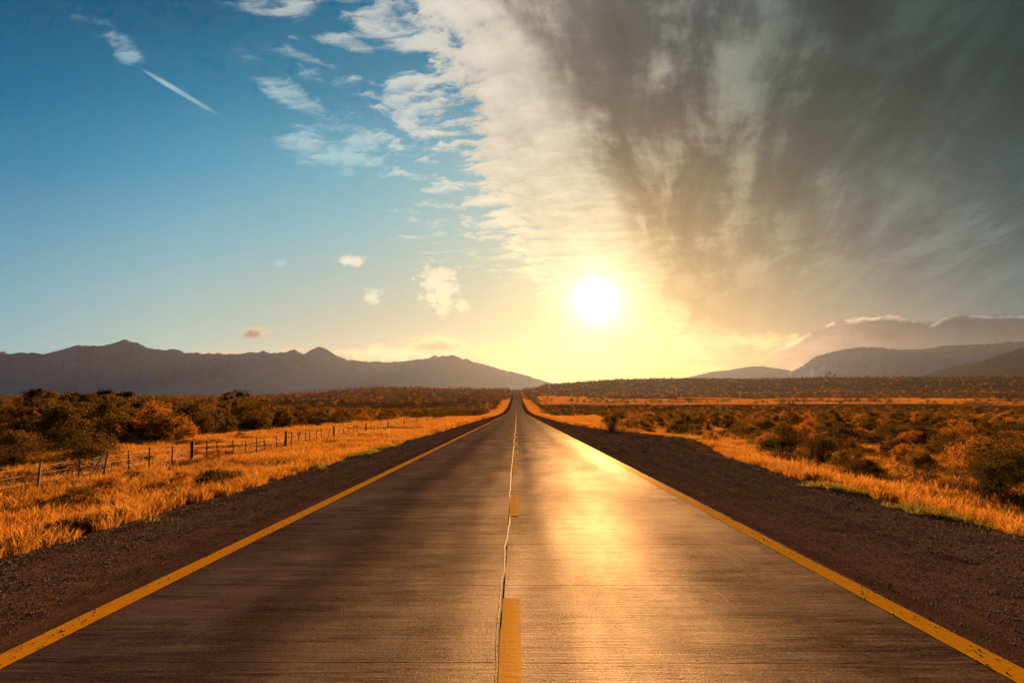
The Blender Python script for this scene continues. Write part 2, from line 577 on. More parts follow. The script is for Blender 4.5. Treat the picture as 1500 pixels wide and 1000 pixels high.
def principled(t, out, col, rough=0.8, spec=0.3, bump=None, bump_d=0.01, bump_s=1.0, metal=0.0):
    b = t.nodes.new('ShaderNodeBsdfPrincipled')
    for k, v in (('Base Color', col), ('Roughness', rough), ('Specular IOR Level', spec), ('Metallic', metal)):
        if isinstance(v, Sock):
            t.links.new(v.s, b.inputs[k])
        elif isinstance(v, (int, float)):
            b.inputs[k].default_value = v
        else:
            b.inputs[k].default_value = tuple(v) + (1.0,)
    if bump is not None:
        bn = t.nodes.new('ShaderNodeBump')
        bn.inputs['Distance'].default_value = bump_d
        bn.inputs['Strength'].default_value = bump_s
        t.links.new(bump.s, bn.inputs['Height'])
        t.links.new(bn.outputs[0], b.inputs['Normal'])
    t.links.new(b.outputs[0], out.inputs['Surface'])
    return b


def matte(t, out, col, bump, bump_d, gloss=0.0, rough=0.5, tint=(1, 1, 1), bump_s=1.0):
    """Rough mineral surface: diffuse with a thin worn sheen."""
    bn = t.nodes.new('ShaderNodeBump')
    bn.inputs['Distance'].default_value = bump_d
    bn.inputs['Strength'].default_value = bump_s
    t.links.new(bump.s, bn.inputs['Height'])
    d = t.nodes.new('ShaderNodeBsdfDiffuse')
    t.links.new(col.s, d.inputs['Color'])
    d.inputs['Roughness'].default_value = 0.6
    t.links.new(bn.outputs[0], d.inputs['Normal'])
    if gloss is None or (not isinstance(gloss, Sock) and gloss == 0.0):
        t.links.new(d.outputs[0], out.inputs['Surface'])
        return
    g = t.nodes.new('ShaderNodeBsdfGlossy')
    g.inputs['Color'].default_value = (*tint, 1)
    if isinstance(rough, Sock):
        t.links.new(rough.s, g.inputs['Roughness'])
    else:
        g.inputs['Roughness'].default_value = rough
    t.links.new(bn.outputs[0], g.inputs['Normal'])
    m_ = t.nodes.new('ShaderNodeMixShader')
    if isinstance(gloss, Sock):
        t.links.new(gloss.s, m_.inputs[0])
    else:
        m_.inputs[0].default_value = gloss
    t.links.new(d.outputs[0], m_.inputs[1])
    t.links.new(g.outputs[0], m_.inputs[2])
    t.links.new(m_.outputs[0], out.inputs['Surface'])


def leafy(name, cols, trans, rough=0.6, tw=0.5, objrand=True, patch=0.25):
    """Leaf or straw: reflects and lets light through."""
    m, t, out = new_mat(name)
    p = world_pos(t)
    n1 = noise(t, p, patch, 3.0, 0.55)
    oi = t.nodes.new('ShaderNodeObjectInfo')
    r = Sock(t, oi.outputs['Random'])
    f = (n1.lr(0.35, 0.65) * 0.6 + r * 0.4)
    c = mixc(t, f, cols[0], cols[1])
    c = mixc(t, noise(t, p, 1.3, 3.0).ss(0.42, 0.66), c, cols[2])
    tc = mixc(t, f, trans[0], trans[1])
    d = t.nodes.new('ShaderNodeBsdfDiffuse')
    t.links.new(c.s, d.inputs[0])
    tr = t.nodes.new('ShaderNodeBsdfTranslucent')
    t.links.new(tc.s, tr.inputs[0])
    mxs = t.nodes.new('ShaderNodeMixShader')
    mxs.inputs[0].default_value = tw
    t.links.new(d.outputs[0], mxs.inputs[1])
    t.links.new(tr.outputs[0], mxs.inputs[2])
    t.links.new(mxs.outputs[0], out.inputs['Surface'])
    return m


M_straw = leafy('dry_grass', [(0.2592, 0.1008, 0.0202), (0.3312, 0.1512, 0.0288), (0.1440, 0.0540, 0.0158)], [(0.3744, 0.1440, 0.0216), (0.4752, 0.2232, 0.0360)], tw=0.52)
M_greengrass = leafy('green_grass', [(0.0504, 0.0504, 0.0130), (0.0936, 0.0720, 0.0180), (0.1440, 0.0864, 0.0288)], [(0.1584, 0.1440, 0.0216), (0.3024, 0.2160, 0.0360)], tw=0.45)
M_leaf = leafy('shrub_leaf', [(0.0360, 0.0288, 0.0101), (0.0648, 0.0396, 0.0130), (0.0864, 0.0432, 0.0144)], [(0.1080, 0.0756, 0.0130), (0.1872, 0.0936, 0.0158)], tw=0.40, patch=0.07)
M_leaf_rust = leafy('shrub_leaf_rust', [(0.1008, 0.0360, 0.0115), (0.1440, 0.0576, 0.0144), (0.0648, 0.0324, 0.0108)], [(0.3600, 0.1224, 0.0216), (0.4176, 0.1728, 0.0288)], tw=0.45, patch=0.07)
M_leaf_dark = leafy('shrub_leaf_dark', [(0.0158, 0.0158, 0.0072), (0.0252, 0.0202, 0.0086), (0.0432, 0.0252, 0.0108)], [(0.0720, 0.0576, 0.0144), (0.1296, 0.0720, 0.0216)], tw=0.3, patch=0.07)


def simple(name, col, rough=0.9, spec=0.2, nscale=20.0, amp=0.4, bump_d=0.01):
    m, t, out = new_mat(name)
    p = world_pos(t)
    n = noise(t, p, nscale, 4.0, 0.6)
    c = mixc(t, n.lr(0.3, 0.7), tuple(v * (1 - amp) for v in col), tuple(v * (1 + amp) for v in col))
    principled(t, out, c, rough, spec, n, bump_d)
    return m


M_bark = simple('bark', (.11, .07, .045), nscale=30)
M_paletwig = simple('pale_twig', (.22, .15, .10), nscale=30)
M_post = simple('post_wood', (.12, .07, .045), nscale=25)
M_postpale = simple('post_wood_pale', (.30, .21, .15), nscale=25)

# ---- ground
M_ground, t, out = new_mat('ground_soil')
p = world_pos(t)
gx, gy, gz = xyz(t, p)
n1 = noise(t, p, 0.035, 4.0, 0.6)
n2 = noise(t, p, 0.9, 5.0, 0.65)
n3 = noise(t, p, 14.0, 3.0, 0.6)
far_n = noise(t, vec(t, gx * 0.006, gy * 0.0016, 0.0), 1.0, 5.0, 0.62)
far_f = noise(t, vec(t, gx * 0.05, gy * 0.02, 0.0), 1.0, 5.0, 0.7)
straw = mixc(t, n2.lr(0.3, 0.7), (0.0720, 0.0302, 0.0101), (0.1584, 0.0720, 0.0216))
straw = mixc(t, n3.ss(0.5, 0.7), straw, (.09, .05, .022))
scrub = mixc(t, n2.lr(0.3, 0.7), (0.0324, 0.0216, 0.0101), (0.0612, 0.0360, 0.0144))
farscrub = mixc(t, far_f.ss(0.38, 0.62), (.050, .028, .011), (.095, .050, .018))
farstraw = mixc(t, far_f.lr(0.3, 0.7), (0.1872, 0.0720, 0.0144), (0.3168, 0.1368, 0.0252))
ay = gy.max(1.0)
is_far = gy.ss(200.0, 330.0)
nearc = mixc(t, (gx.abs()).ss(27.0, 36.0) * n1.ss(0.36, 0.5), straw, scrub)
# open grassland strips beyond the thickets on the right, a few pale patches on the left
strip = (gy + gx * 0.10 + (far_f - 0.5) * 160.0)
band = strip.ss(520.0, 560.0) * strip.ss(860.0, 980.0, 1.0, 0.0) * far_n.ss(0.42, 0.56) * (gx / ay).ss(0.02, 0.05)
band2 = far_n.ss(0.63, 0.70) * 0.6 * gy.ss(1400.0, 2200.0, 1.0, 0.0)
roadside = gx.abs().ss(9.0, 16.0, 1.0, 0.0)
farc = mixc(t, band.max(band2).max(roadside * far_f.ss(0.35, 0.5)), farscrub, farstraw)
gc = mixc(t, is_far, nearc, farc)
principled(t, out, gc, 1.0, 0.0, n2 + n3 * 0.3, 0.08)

# ---- gravel shoulder
M_gravel, t, out = new_mat('gravel')
p = world_pos(t)
gx, gy, gz = xyz(t, p)
vo = t.nodes.new('ShaderNodeTexVoronoi')
vo.inputs['Scale'].default_value = 75.0
t.links.new(p.s, vo.inputs['Vector'])
vd = Sock(t, vo.outputs['Distance'])
vc = Sock(t, vo.outputs['Color'])
vr = xyz(t, vc)[0]
rut = noise(t, vec(t, gx * 2.2, gy * 0.05, 0.0), 1.0, 4.0, 0.55)
big = noise(t, p, 0.6, 4.0, 0.6)
gc = mixc(t, vr, (0.0792, 0.0389, 0.0245), (0.2448, 0.1260, 0.0806))
gc = mixc(t, rut.ss(0.42, 0.62) * 0.6, gc, (.09, .045, .03))
gc = mixc(t, big.ss(0.52, 0.7) * 0.5, gc, (.19, .10, .065))
matte(t, out, gc, (0.5 - vd) + big * 0.6, 0.009)
M_stone = simple('stone', (0.1728, 0.0936, 0.0612), rough=0.8, spec=0.15, nscale=30.0, amp=0.85, bump_d=0.003)

# ---- concrete road
def road_mat(name, worn):
    m, t, out = new_mat(name)
    p = world_pos(t)
    gx, gy, gz = xyz(t, p)
    oi = t.nodes.new('ShaderNodeObjectInfo')
    orand = Sock(t, oi.outputs['Random'])
    # brushed transverse texture: streaks run across the lane, at several sizes along it
    s1 = noise(t, vec(t, gx * 1.5, gy * 24.0, 0.0), 1.0, 5.0, 0.68)
    s2 = noise(t, vec(t, gx * 0.7, gy * 3.6, 5.0), 1.0, 6.0, 0.66)
    s3 = noise(t, vec(t, gx * 0.5, gy * 0.6, 9.0), 1.0, 6.0, 0.62)
    s4 = noise(t, vec(t, gx * 2.0, gy * 90.0, 2.0), 1.0, 2.0, 0.6)
    grain = noise(t, p, 160.0, 2.0, 0.7)
    blot = noise(t, vec(t, gx * 1.1, gy * 0.25, 3.0), 1.0, 5.0, 0.62)
    wob = noise(t, vec(t, gx * 0.2, gy * 0.11, 1.0), 1.0, 3.0, 0.5)
    # wheel paths, worn smoother and darker
    wx = gx + (wob - 0.5) * 0.7
    track = ((wx + 1.95).abs().ss(0.0, 0.62, 0.9, 0.0)).max((wx - 0.42).abs().ss(0.0, 0.34, 0.75, 0.0)).max((wx + 0.55).abs().ss(0.0, 0.35, 0.35, 0.0)).max((wx - 2.2).abs().ss(0.0, 0.7, 0.5, 0.0))
    track = track * blot.lr(0.3, 0.6, 0.45, 1.0) * gy.ss(25.0, 90.0, 1.0, 0.35)
    tone = s1 * 0.30 + s2 * 0.28 + s3 * 0.22 + grain * 0.20
    tone = tone + (noise(t, p, 48.0, 3.0, 0.75) - 0.5) * 0.55
    c = mixc(t, tone.lr(0.38, 0.62), (.026, .010, .0075), (.135, .060, .044))
    c = mixc(t, track * 0.55, c, vmath(t, 'MULTIPLY', c, (.52, .47, .44)))
    c = mixc(t, blot.ss(0.5, 0.72) * 0.4, c, (.14, .062, .043))
    # long fine scratches in the right lane
    sc = noise(t, vec(t, gx * 42.0, gy * 0.38, 7.0), 1.0, 2.0, 0.5)
    scm = sc.ss(0.70, 0.73) * gx.ss(0.9, 1.5) * gy.ss(16.0, 26.0, 1.0, 0.0)
    c = mixc(t, scm * 0.55, c, (.46, .30, .21))
    spot = noise(t, p, 13.0, 2.0, 0.5).ss(0.76, 0.80)
    c = mixc(t, spot * 0.6, c, (.04, .025, .02))
    c = mixc(t, (orand - 0.5).abs() * 0.35, c, vmath(t, 'MULTIPLY', c, (.7, .68, .66)))
    rough = (s1 * 0.35 + s2 * 0.30 + s3 * 0.35).lr(0.35, 0.65, 0.36, 0.58)
    agg = noise(t, p, 55.0, 3.0, 0.7)
    h = s1 * 0.35 + s4 * 0.25 + grain * 0.22 + agg * 0.25 + s2 * 0.6 + s3 * 0.5
    sheen = (s1 * 0.3 + s2 * 0.25 + s3 * 0.2 + agg * 0.25).lr(0.38, 0.62, 0.003, 0.062) * (1.0 - track * 0.6) * blot.lr(0.35, 0.62, 0.7, 1.2)
    matte(t, out, c, h, 0.018, sheen, rough, (1.0, .86, .74))
    return m


M_road = road_mat('brushed_concrete', True)

M_base = simple('road_bed', (.03, .022, .016), nscale=8)

# ---- paint
M_paint, t, out = new_mat('yellow_paint')
p = world_pos(t)
gx, gy, gz = xyz(t, p)
w1 = noise(t, vec(t, gx * 4.0, gy * 30.0, 0.0), 1.0, 4.0, 0.6)
w2 = noise(t, p, 35.0, 4.0, 0.7)
c = mixc(t, w1.lr(0.35, 0.65), (.93, .33, .003), (.97, .43, .006))
c = mixc(t, w2.ss(0.60, 0.72) * 0.6, c, (.16, .09, .05))
matte(t, out, c, w1 + w2 * 0.4, 0.003, 0.02, 0.45, (1, .75, .4))
M_seal = simple('joint_sealant', (.34, .21, .13), rough=0.8, spec=0.05, nscale=18, amp=0.6)
M_crack = simple('joint_dark', (.02, .014, .01), nscale=18)
M_wire = simple('fence_wire', (.30, .27, .24), rough=0.35, spec=0.8)

# ---- distant mountains
def mountain_mat(name, a, b, sc):
    m, t, out = new_mat(name)
    p = world_pos(t)
    n1 = noise(t, p, sc, 6.0, 0.6)
    c = mixc(t, n1.ss(0.35, 0.65), a, b)
    principled(t, out, c, 0.95, 0.0, n1, 140.0)
    return m


M_mtn = mountain_mat('mountain_rock_haze_blue', (.050, .125, .25), (.09, .17, .29), 0.0012)  # blue of the distant haze is put into the rock colour
M_hill = mountain_mat('hill_scrub', (.035, .04, .03), (.06, .06, .04), 0.004)

# ------------------------------------------------------------------ structure: ground sheet
xs = np.concatenate([-np.geomspace(12300, 30, 90), np.arange(-28, 28.01, 0.7), np.geomspace(30, 12300, 90)])
ys = np.concatenate([-np.geomspace(12300, 12, 22), np.arange(-10, 90, 0.8), np.geomspace(90, 12300, 190)])
GX, GY = np.meshgrid(xs, ys)
GZ = ground_z(GX, GY)
GZ = np.where(np.abs(GX) < 5.0, GZ - 0.35, GZ)     # kept under the road
ground = new_obj('ground', grid_mesh('ground', GX, GY, GZ), M_ground)
tag(ground, kind='structure')


def strip_mesh(name, xa, xb, ys, lift=0.0, nx=1, rough=0.0, follow=None):
    """A ribbon between two x offsets following the road's run."""
    ys = np.asarray(ys, float)
    A = xa(ys) if callable(xa) else np.full_like(ys, xa)
    B = xb(ys) if callable(xb) else np.full_like(ys, xb)
    f = np.linspace(0, 1, nx + 1)
    X = A[:, None] * (1 - f) + B[:, None] * f
    Yg = np.repeat(ys[:, None], nx + 1, 1)
    Z = road_z(Yg) + lift
    if follow is not None:
        Z = follow(X, Yg, Z)
    return grid_mesh(name, X, Yg, Z)


EDGE = 3.60
SEAM = 0.0
road_ys = np.concatenate([np.arange(28.0, 120, 2.0), np.geomspace(120, 2100, 120)])
# far road: one ribbon with thickness hidden in the shoulders
slab_end = 28.0
road = new_obj('road', strip_mesh('road', -EDGE, EDGE, road_ys, 0.0, 6), M_road)
tag(road, kind='structure')
bed = new_obj('road_bed', strip_mesh('road_bed', -EDGE, EDGE, np.arange(-12, 30, 2.0), -0.06, 4), M_base, road)

# near road: cast slabs with open joints between them, each one a part
SL = 2.1
JOINT = 0.005
def slab_mesh(x0, x1, length):
    hx, hl, e = (x1 - x0) / 2, length / 2, 0.0015
    v = []
    for (dxx, zz) in ((0, -0.055), (0, -e), (e, 0.0)):
        for sx, sy in ((-1, -1), (1, -1), (1, 1), (-1, 1)):
            v.append((sx * (hx - dxx), sy * (hl - dxx), zz))
    q = []
    for r in range(2):
        for k in range(4):
            a, b = r * 4 + k, r * 4 + (k + 1) % 4
            q.append((a, b, b + 4, a + 4))
    q.append((8, 9, 10, 11))
    return mesh_np('slab', v, quads=q)


pitch_s = math.atan(-0.021)
for side, (x0, x1) in ((0, (-EDGE, -0.008)), (1, (0.008, EDGE))):
    me = slab_mesh(x0, x1, SL - JOINT)
    me.materials.append(M_road)
    y = 28.0 - SL / 2
    off = 0.0
    while y > -6:
        o = bpy.data.objects.new('slab', me)
        COL.objects.link(o)
        o.parent = road
        o.location = ((x0 + x1) / 2, y, float(road_z(y)) + 0.0003 * random.uniform(-1, 1))
        o.rotation_euler = (pitch_s, 0, 0)
        y -= SL

# meandering sealed joint down the middle
sy = np.concatenate([np.arange(-4, 40, 0.06), np.arange(40, 200, 0.5)])
wob = (fbm(sy * 0.25, sy * 0, 3, 4) - 0.5) * 0.10 + (fbm(sy * 2.2, sy * 0, 3, 5) - 0.5) * 0.035
wid = 0.005 + 0.008 * fbm(sy * 3.0, sy * 0, 2, 6)
cm = strip_mesh('joint_seal', lambda y: wob - 0.012 - wid, lambda y: wob - 0.012 + wid * 0.3, sy, 0.004, 2)
cmv = np.zeros(len(cm.vertices) * 3, np.float32)
cm.vertices.foreach_get('co', cmv); cmv = cmv.reshape(-1, 3)
cmv[1::3, 2] += 0.002
cm.vertices.foreach_set('co', cmv.ravel())
new_obj('joint_seal', cm, M_seal, road)
new_obj('joint_crack', strip_mesh('joint_crack', lambda y: wob - 0.012 + wid * 0.3, lambda y: wob - 0.004 + wid * 0.9, sy, 0.0035, 1), M_crack, road)

# painted lines
lys = np.concatenate([np.arange(-6, 120, 1.0), np.geomspace(120, 1800, 160)])
def wv(y, s): return (fbm(y * 1.8, y * 0, 4, s) - 0.5) * 0.022
new_obj('edge_line', strip_mesh('edge_line', lambda y: -3.575 + wv(y, 7), lambda y: -3.365 + wv(y, 8), lys, 0.004), M_paint, road)
new_obj('edge_line', strip_mesh('edge_line', lambda y: 3.345 + wv(y, 9), lambda y: 3.555 + wv(y, 10), lys, 0.004), M_paint, road)
y = 3.75 - 7.65
dash_me = None
while y < 420:
    ya, yb = y, y + 2.75
    X0, X1 = 0.004, 0.158
    yy = np.linspace(ya, yb, 12)
    me = strip_mesh('centre_dash', lambda q: X0 + wv(q, 11), lambda q: X1 + wv(q, 12), yy, 0.008)
    new_obj('centre_dash', me, M_paint, road)
    y += 7.65

# ------------------------------------------------------------------ gravel shoulders
def shoulder(name, sgn):
    parts_y = np.concatenate([np.arange(-6, 26, 0.14), np.arange(26, 90, 0.7), np.geomspace(90, 1750, 110)])
    if sgn < 0:
        outer_e = lambda y: -6.75 - 0.4 * (fbm(y * 0.3, y * 0, 3, 13) - 0.5)
        a, b = outer_e, (lambda y: np.full_like(y, -EDGE + 0.0))
    else:
        outer_e = lambda y: right_edge(y) + 0.35 + 0.5 * (fbm(y * 0.3, y * 0, 3, 14) - 0.5)
        a, b = (lambda y: np.full_like(y, EDGE)), outer_e

    def follow(X, Y, Z):
        d = (np.abs(X) - EDGE)
        e = np.abs(outer_e(Y[:, 0]))[:, None] - np.abs(X)
        near = 1 - sstep(Y, 20, 45)
        rel = (fbm(X * 3.0, Y * 3.0, 4, 15) - 0.5) * 0.05 * near
        ruts = (fbm(X * 1.6, Y * 0.05, 3, 16) - 0.5) * 0.07
        drop = 0.012 + 0.05 * sstep(d, 0.1, 0.6) + 0.02 * d
        zz = Z - drop * 1.0 + (rel + ruts) * sstep(d, 0.05, 0.5)
        g = ground_z(X, Y)
        m = sstep(e, 0.0, 0.9)
        return zz * m + (np.minimum(g, zz) - 0.06) * (1 - m)
    me = strip_mesh(name, a, b, parts_y, 0.0, 26, follow=follow)
    o = new_obj(name, me, M_gravel)
    tag(o, kind='structure')
    return o


shoulder('gravel_shoulder', -1)
shoulder('gravel_shoulder', 1)


def shoulder_z(x, y):
    d = np.abs(x) - EDGE
    sh_o = np.where(x < 0, 6.6, right_edge(y) + 0.3)
    z = road_z(y) - (0.012 + 0.05 * sstep(d, 0.1, 0.6) + 0.02 * d) + (fbm(x * 3, y * 3, 4, 15) - 0.5) * 0.05 + (fbm(x * 1.6, y * 0.05, 3, 16) - 0.5) * 0.07
    g = ground_z(x, y)
    return np.where(sh_o - np.abs(x) > 0.4, z, np.maximum(g, z - 0.1 * 0) * 0 + np.minimum(np.maximum(g, -1e9), z))


# ------------------------------------------------------------------ distant mountains
def range_mesh(name, profile, dist, foot, rows=26, cols=420, rug=1.0, seed=1, depth=1.25):
    """Mountain range: crest at dist with the heights of profile (az tangent, elevation tangent), spurs running to its foot."""
    u = np.linspace(profile[0][0], profile[-1][0], cols)
    e = np.interp(u, [p_[0] for p_ in profile], [p_[1] for p_ in profile])
    e = e + (fbm(u * 60, u * 0, 4, seed) - 0.5) * 0.0030 * rug + (fbm(u * 260, u * 0, 3, seed + 1) - 0.5) * 0.0022 * rug
    tt = np.concatenate([np.linspace(0, 1, rows), [1.12, depth]])
    X = np.zeros((len(tt), cols)); Y = np.zeros_like(X); Z = np.zeros_like(X)
    for i, t_ in enumerate(tt):
        r = foot + (dist - foot) * t_
        X[i] = u * r; Y[i] = r
        spur = fbm(u * 26 + (1 - t_) * 0.8, np.full_like(u, t_ * 1.6), 4, seed + 2)
        if t_ <= 1:
            sh = t_ ** 1.15
            Z[i] = CAM_H + e * r * sh * (1 - 0.75 * np.sqrt(1 - t_) * (1 - np.abs(spur - 0.5) * 5) * (0.3 + 0.7 * t_))
        else:
            Z[i] = CAM_H + e * dist * (1 - (t_ - 1) / (depth - 1))
        Z[i] = np.where(t_ == 0, -12.0, Z[i])
    me = grid_mesh(name, X, Y, Z)
    return me


def prof(pts): return [uv(x, y) for x, y in pts]


mt = new_obj('mountain_range', range_mesh('mountain_range', prof([(-260, 530), (-150, 516), (-60, 520), (0, 519), (30, 517), (55, 517), (62, 519), (88, 513), (115, 505), (130, 506), (150, 506), (166, 503), (176, 499), (183, 497), (190, 500), (202, 502), (211, 507), (218, 511), (240, 512), (262, 511.5), (271, 517), (300, 517.5), (350, 518.5), (370, 516), (378, 518), (385, 514), (396, 518), (415, 516), (430, 512), (445, 519), (458, 512), (468, 508), (478, 512), (492, 519), (510, 527), (560, 531), (585, 530), (600, 527), (640, 523), (665, 525), (690, 529), (720, 537), (760, 547), (800, 558), (850, 570), (900, 574), (950, 577)]), 9300, 6600), M_mtn)
tag(mt, kind='structure')
mt2 = new_obj('mountain', range_mesh('mountain', prof([(1090, 566), (1120, 557), (1150, 549), (1172, 537), (1195, 523), (1212, 516), (1232, 512), (1262, 509), (1290, 509), (1320, 512), (1350, 511), (1380, 507), (1410, 505), (1440, 503), (1470, 501), (1510, 500), (1600, 498), (1750, 500), (1900, 530)]), 9000, 6200, seed=7, rug=1.2), M_mtn)
tag(mt2, kind='structure')
mt3 = new_obj('foothill', range_mesh('foothill', prof([(1290, 562), (1320, 555), (1345, 550), (1378, 541), (1400, 536), (1430, 530), (1460, 521), (1480, 514), (1500, 508), (1540, 500), (1620, 488), (1750, 480), (1950, 500)]), 5600, 4200, seed=9, rug=1.0, depth=1.5), M_hill)
tag(mt3, kind='structure')
mt4 = new_obj('mountain', range_mesh('mountain_low', prof([(930, 566), (985, 556), (1040, 545), (1075, 541), (1100, 536), (1125, 537), (1160, 543), (1200, 553), (1240, 562)]), 9900, 7800, seed=12, rug=0.8, depth=1.12), M_mtn)
tag(mt4, kind='structure')

# ------------------------------------------------------------------ scattered stuff (geometry-node scatter of small meshes)
def scatter(name, pts, rot, scl, idx, meshes, mat_of=None):
    me = bpy.data.meshes.new(name)
    pts = np.asarray(pts, np.float32)
    me.vertices.add(len(pts))
    me.vertices.foreach_set('co', pts.ravel())
    for nm, ty, arr, key in (('rot', 'FLOAT_VECTOR', rot, 'vector'), ('scl', 'FLOAT', scl, 'value'), ('idx', 'INT', idx, 'value')):
        a = me.attributes.new(nm, ty, 'POINT')
        a.data.foreach_set(key, np.asarray(arr, np.int32 if ty == 'INT' else np.float32).ravel())
    me.update()
    o = new_obj(name, me)
    src = bpy.data.collections.new(name + '_pieces')
    for i, m_ in enumerate(meshes):
        src.objects.link(bpy.data.objects.new('%s_piece_%02d' % (name, i), m_))
    ng = bpy.data.node_groups.new(name + '_scatter', 'GeometryNodeTree')
    ng.interface.new_socket('Geometry', in_out='INPUT', socket_type='NodeSocketGeometry')
    ng.interface.new_socket('Geometry', in_out='OUTPUT', socket_type='NodeSocketGeometry')
    N = ng.nodes.new
    gi, go = N('NodeGroupInput'), N('NodeGroupOutput')
    ci = N('GeometryNodeCollectionInfo')
    ci.inputs['Collection'].default_value = src
    ci.inputs['Separate Children'].default_value = True
    ci.inputs['Reset Children'].default_value = True
    iop = N('GeometryNodeInstanceOnPoints')
    iop.inputs['Pick Instance'].default_value = True

    def attr(nm, ty):
        n = N('GeometryNodeInputNamedAttribute')
        n.data_type = ty
        n.inputs['Name'].default_value = nm
        return n.outputs['Attribute']
    e2r = N('FunctionNodeEulerToRotation')
    L = ng.links.new
    L(gi.outputs[0], iop.inputs['Points'])
    L(ci.outputs[0], iop.inputs['Instance'])
    L(attr('idx', 'INT'), iop.inputs['Instance Index'])
    L(attr('rot', 'FLOAT_VECTOR'), e2r.inputs[0])
    L(e2r.outputs[0], iop.inputs['Rotation'])
    L(attr('scl', 'FLOAT'), iop.inputs['Scale'])
    L(iop.outputs[0], go.inputs[0])
    md = o.modifiers.new('scatter', 'NODES')
    md.node_group = ng
    tag(o, kind='stuff')
    return o


def blades(seed, n, h, spread, lean, wid, head=False):
    """A tuft of bent blades, each three tapering segments."""
    r = np.random.default_rng(seed)
    V, Q, T = [], [], []
    for k in range(n):
        a = r.uniform(0, 2 * math.pi); d = spread * math.sqrt(r.random())
        bx_, by_ = d * math.cos(a), d * math.sin(a)
        az = a + r.normal(0, 0.7)
        L = h * r.uniform(0.55, 1.1); ln = lean * r.uniform(0.3, 1.3)
        w = wid * r.uniform(0.7, 1.3)
        fa = r.uniform(0, math.pi)
        wx, wy = math.cos(fa) * w, math.sin(fa) * w
        b = len(V)
        for j, (tz, tw) in enumerate(((0, 1.0), (0.45, 0.85), (0.8, 0.55))):
            ox = ln * L * tz * tz
            cx_, cy_, cz = bx_ + math.cos(az) * ox, by_ + math.sin(az) * ox, L * tz * (1 - 0.25 * ln * tz)
            if head and j == 2: tw = 1.7
            V += [(cx_ - wx * tw, cy_ - wy * tw, cz), (cx_ + wx * tw, cy_ + wy * tw, cz)]
        ox = ln * L
        V.append((bx_ + math.cos(az) * ox, by_ + math.sin(az) * ox, L * (1 - 0.25 * ln)))
        Q += [(b, b + 1, b + 3, b + 2), (b + 2, b + 3, b + 5, b + 4)]
        T.append((b + 4, b + 5, b + 6))
    return mesh_np('tuft', V, quads=Q, tris=T)


def with_mat(me, m):
    me.materials.append(m)
    return me


straw_tufts = [with_mat(blades(100 + i, 34, 0.42, 0.13, 0.55, 0.004, head=(i % 2 == 0)), M_straw) for i in range(5)]
straw_wide = [with_mat(blades(120 + i, 46, 0.50, 0.34, 0.6, 0.009, head=(i % 2 == 0)), M_straw) for i in range(4)]
green_tufts = [with_mat(blades(140 + i, 26, 0.14, 0.10, 0.7, 0.004), M_greengrass) for i in range(3)]


def in_view(x, y, m=0.12):
    return (np.abs(x - CAM_X) < (0.78 + m) * y + 3.0) & (y > 0.5)


def rnd_rot(n, tilt=0.15):
    return np.stack([rng.normal(0, tilt, n), rng.normal(0, tilt, n), rng.uniform(0, 6.283, n)], 1)


def field(n, x0, x1, y0, y1, keep):
    x = rng.uniform(x0, x1, n)
    y = y0 + (y1 - y0) * rng.random(n) ** 1.0
    m = in_view(x, y) & keep(x, y)
    return x[m], y[m]


def grass_mask(x, y):
    sh = np.where(x < 0, 6.55, right_edge(y) + 0.15)
    e = np.abs(x) - sh - 0.9 * (fbm(x * 0.5, y * 0.35, 3, 21) - 0.45)
    m = e > 0
    dens = np.clip((fbm(x * 0.35, y * 0.30, 3, 22) - 0.33) * 4.0, 0.06, 1.0)
    return m & (rng.random(len(x)) < dens * sstep(e, 0, 0.8) + 0.1 * (e > 0))


# near verge, dense
gxs, gys, gs, gi_ = [], [], [], []
for (n, xa, xb, ya, yb, sc) in [(52000, -31, -6.2, 6, 62, 1.0), (34000, 7.3, 34, 8, 62, 1.0)]:
    x, y = field(n, xa, xb, ya, yb, grass_mask)
    gxs.append(x); gys.append(y); gs.append(sc * rng.uniform(0.65, 1.35, len(x)))
x, y = np.concatenate(gxs), np.concatenate(gys)
s = np.concatenate(gs) * (0.75 + 0.6 * fbm(x * 0.2, y * 0.2, 2, 23))
edge_d = np.abs(x) - np.where(x < 0, 6.55, right_edge(y) + 0.15)
s = s * (0.55 + 0.45 * sstep(edge_d, 0, 1.6))
z = ground_z(x, y) - 0.03
scatter('dry_grass', np.stack([x, y, z], 1), rnd_rot(len(x)), s, rng.integers(0, 5, len(x)), straw_tufts)
# mid distance, wider tufts
gxs, gys = [], []
for (n, xa, xb, ya, yb) in [(30000, -36, -6.3, 58, 230), (22000, 6.3, 36, 58, 230), (26000, 24, 230, 34, 300), (6000, -60, -28, 30, 120)]:
    x, y = field(n, xa, xb, ya, yb, grass_mask)
    gxs.append(x); gys.append(y)
x, y = np.concatenate(gxs), np.concatenate(gys)
z = ground_z(x, y) - 0.03
scatter('dry_grass', np.stack([x, y, z], 1), rnd_rot(len(x)), rng.uniform(0.8, 1.4, len(x)) * (0.8 + 0.004 * y), rng.integers(0, 4, len(x)), straw_wide)
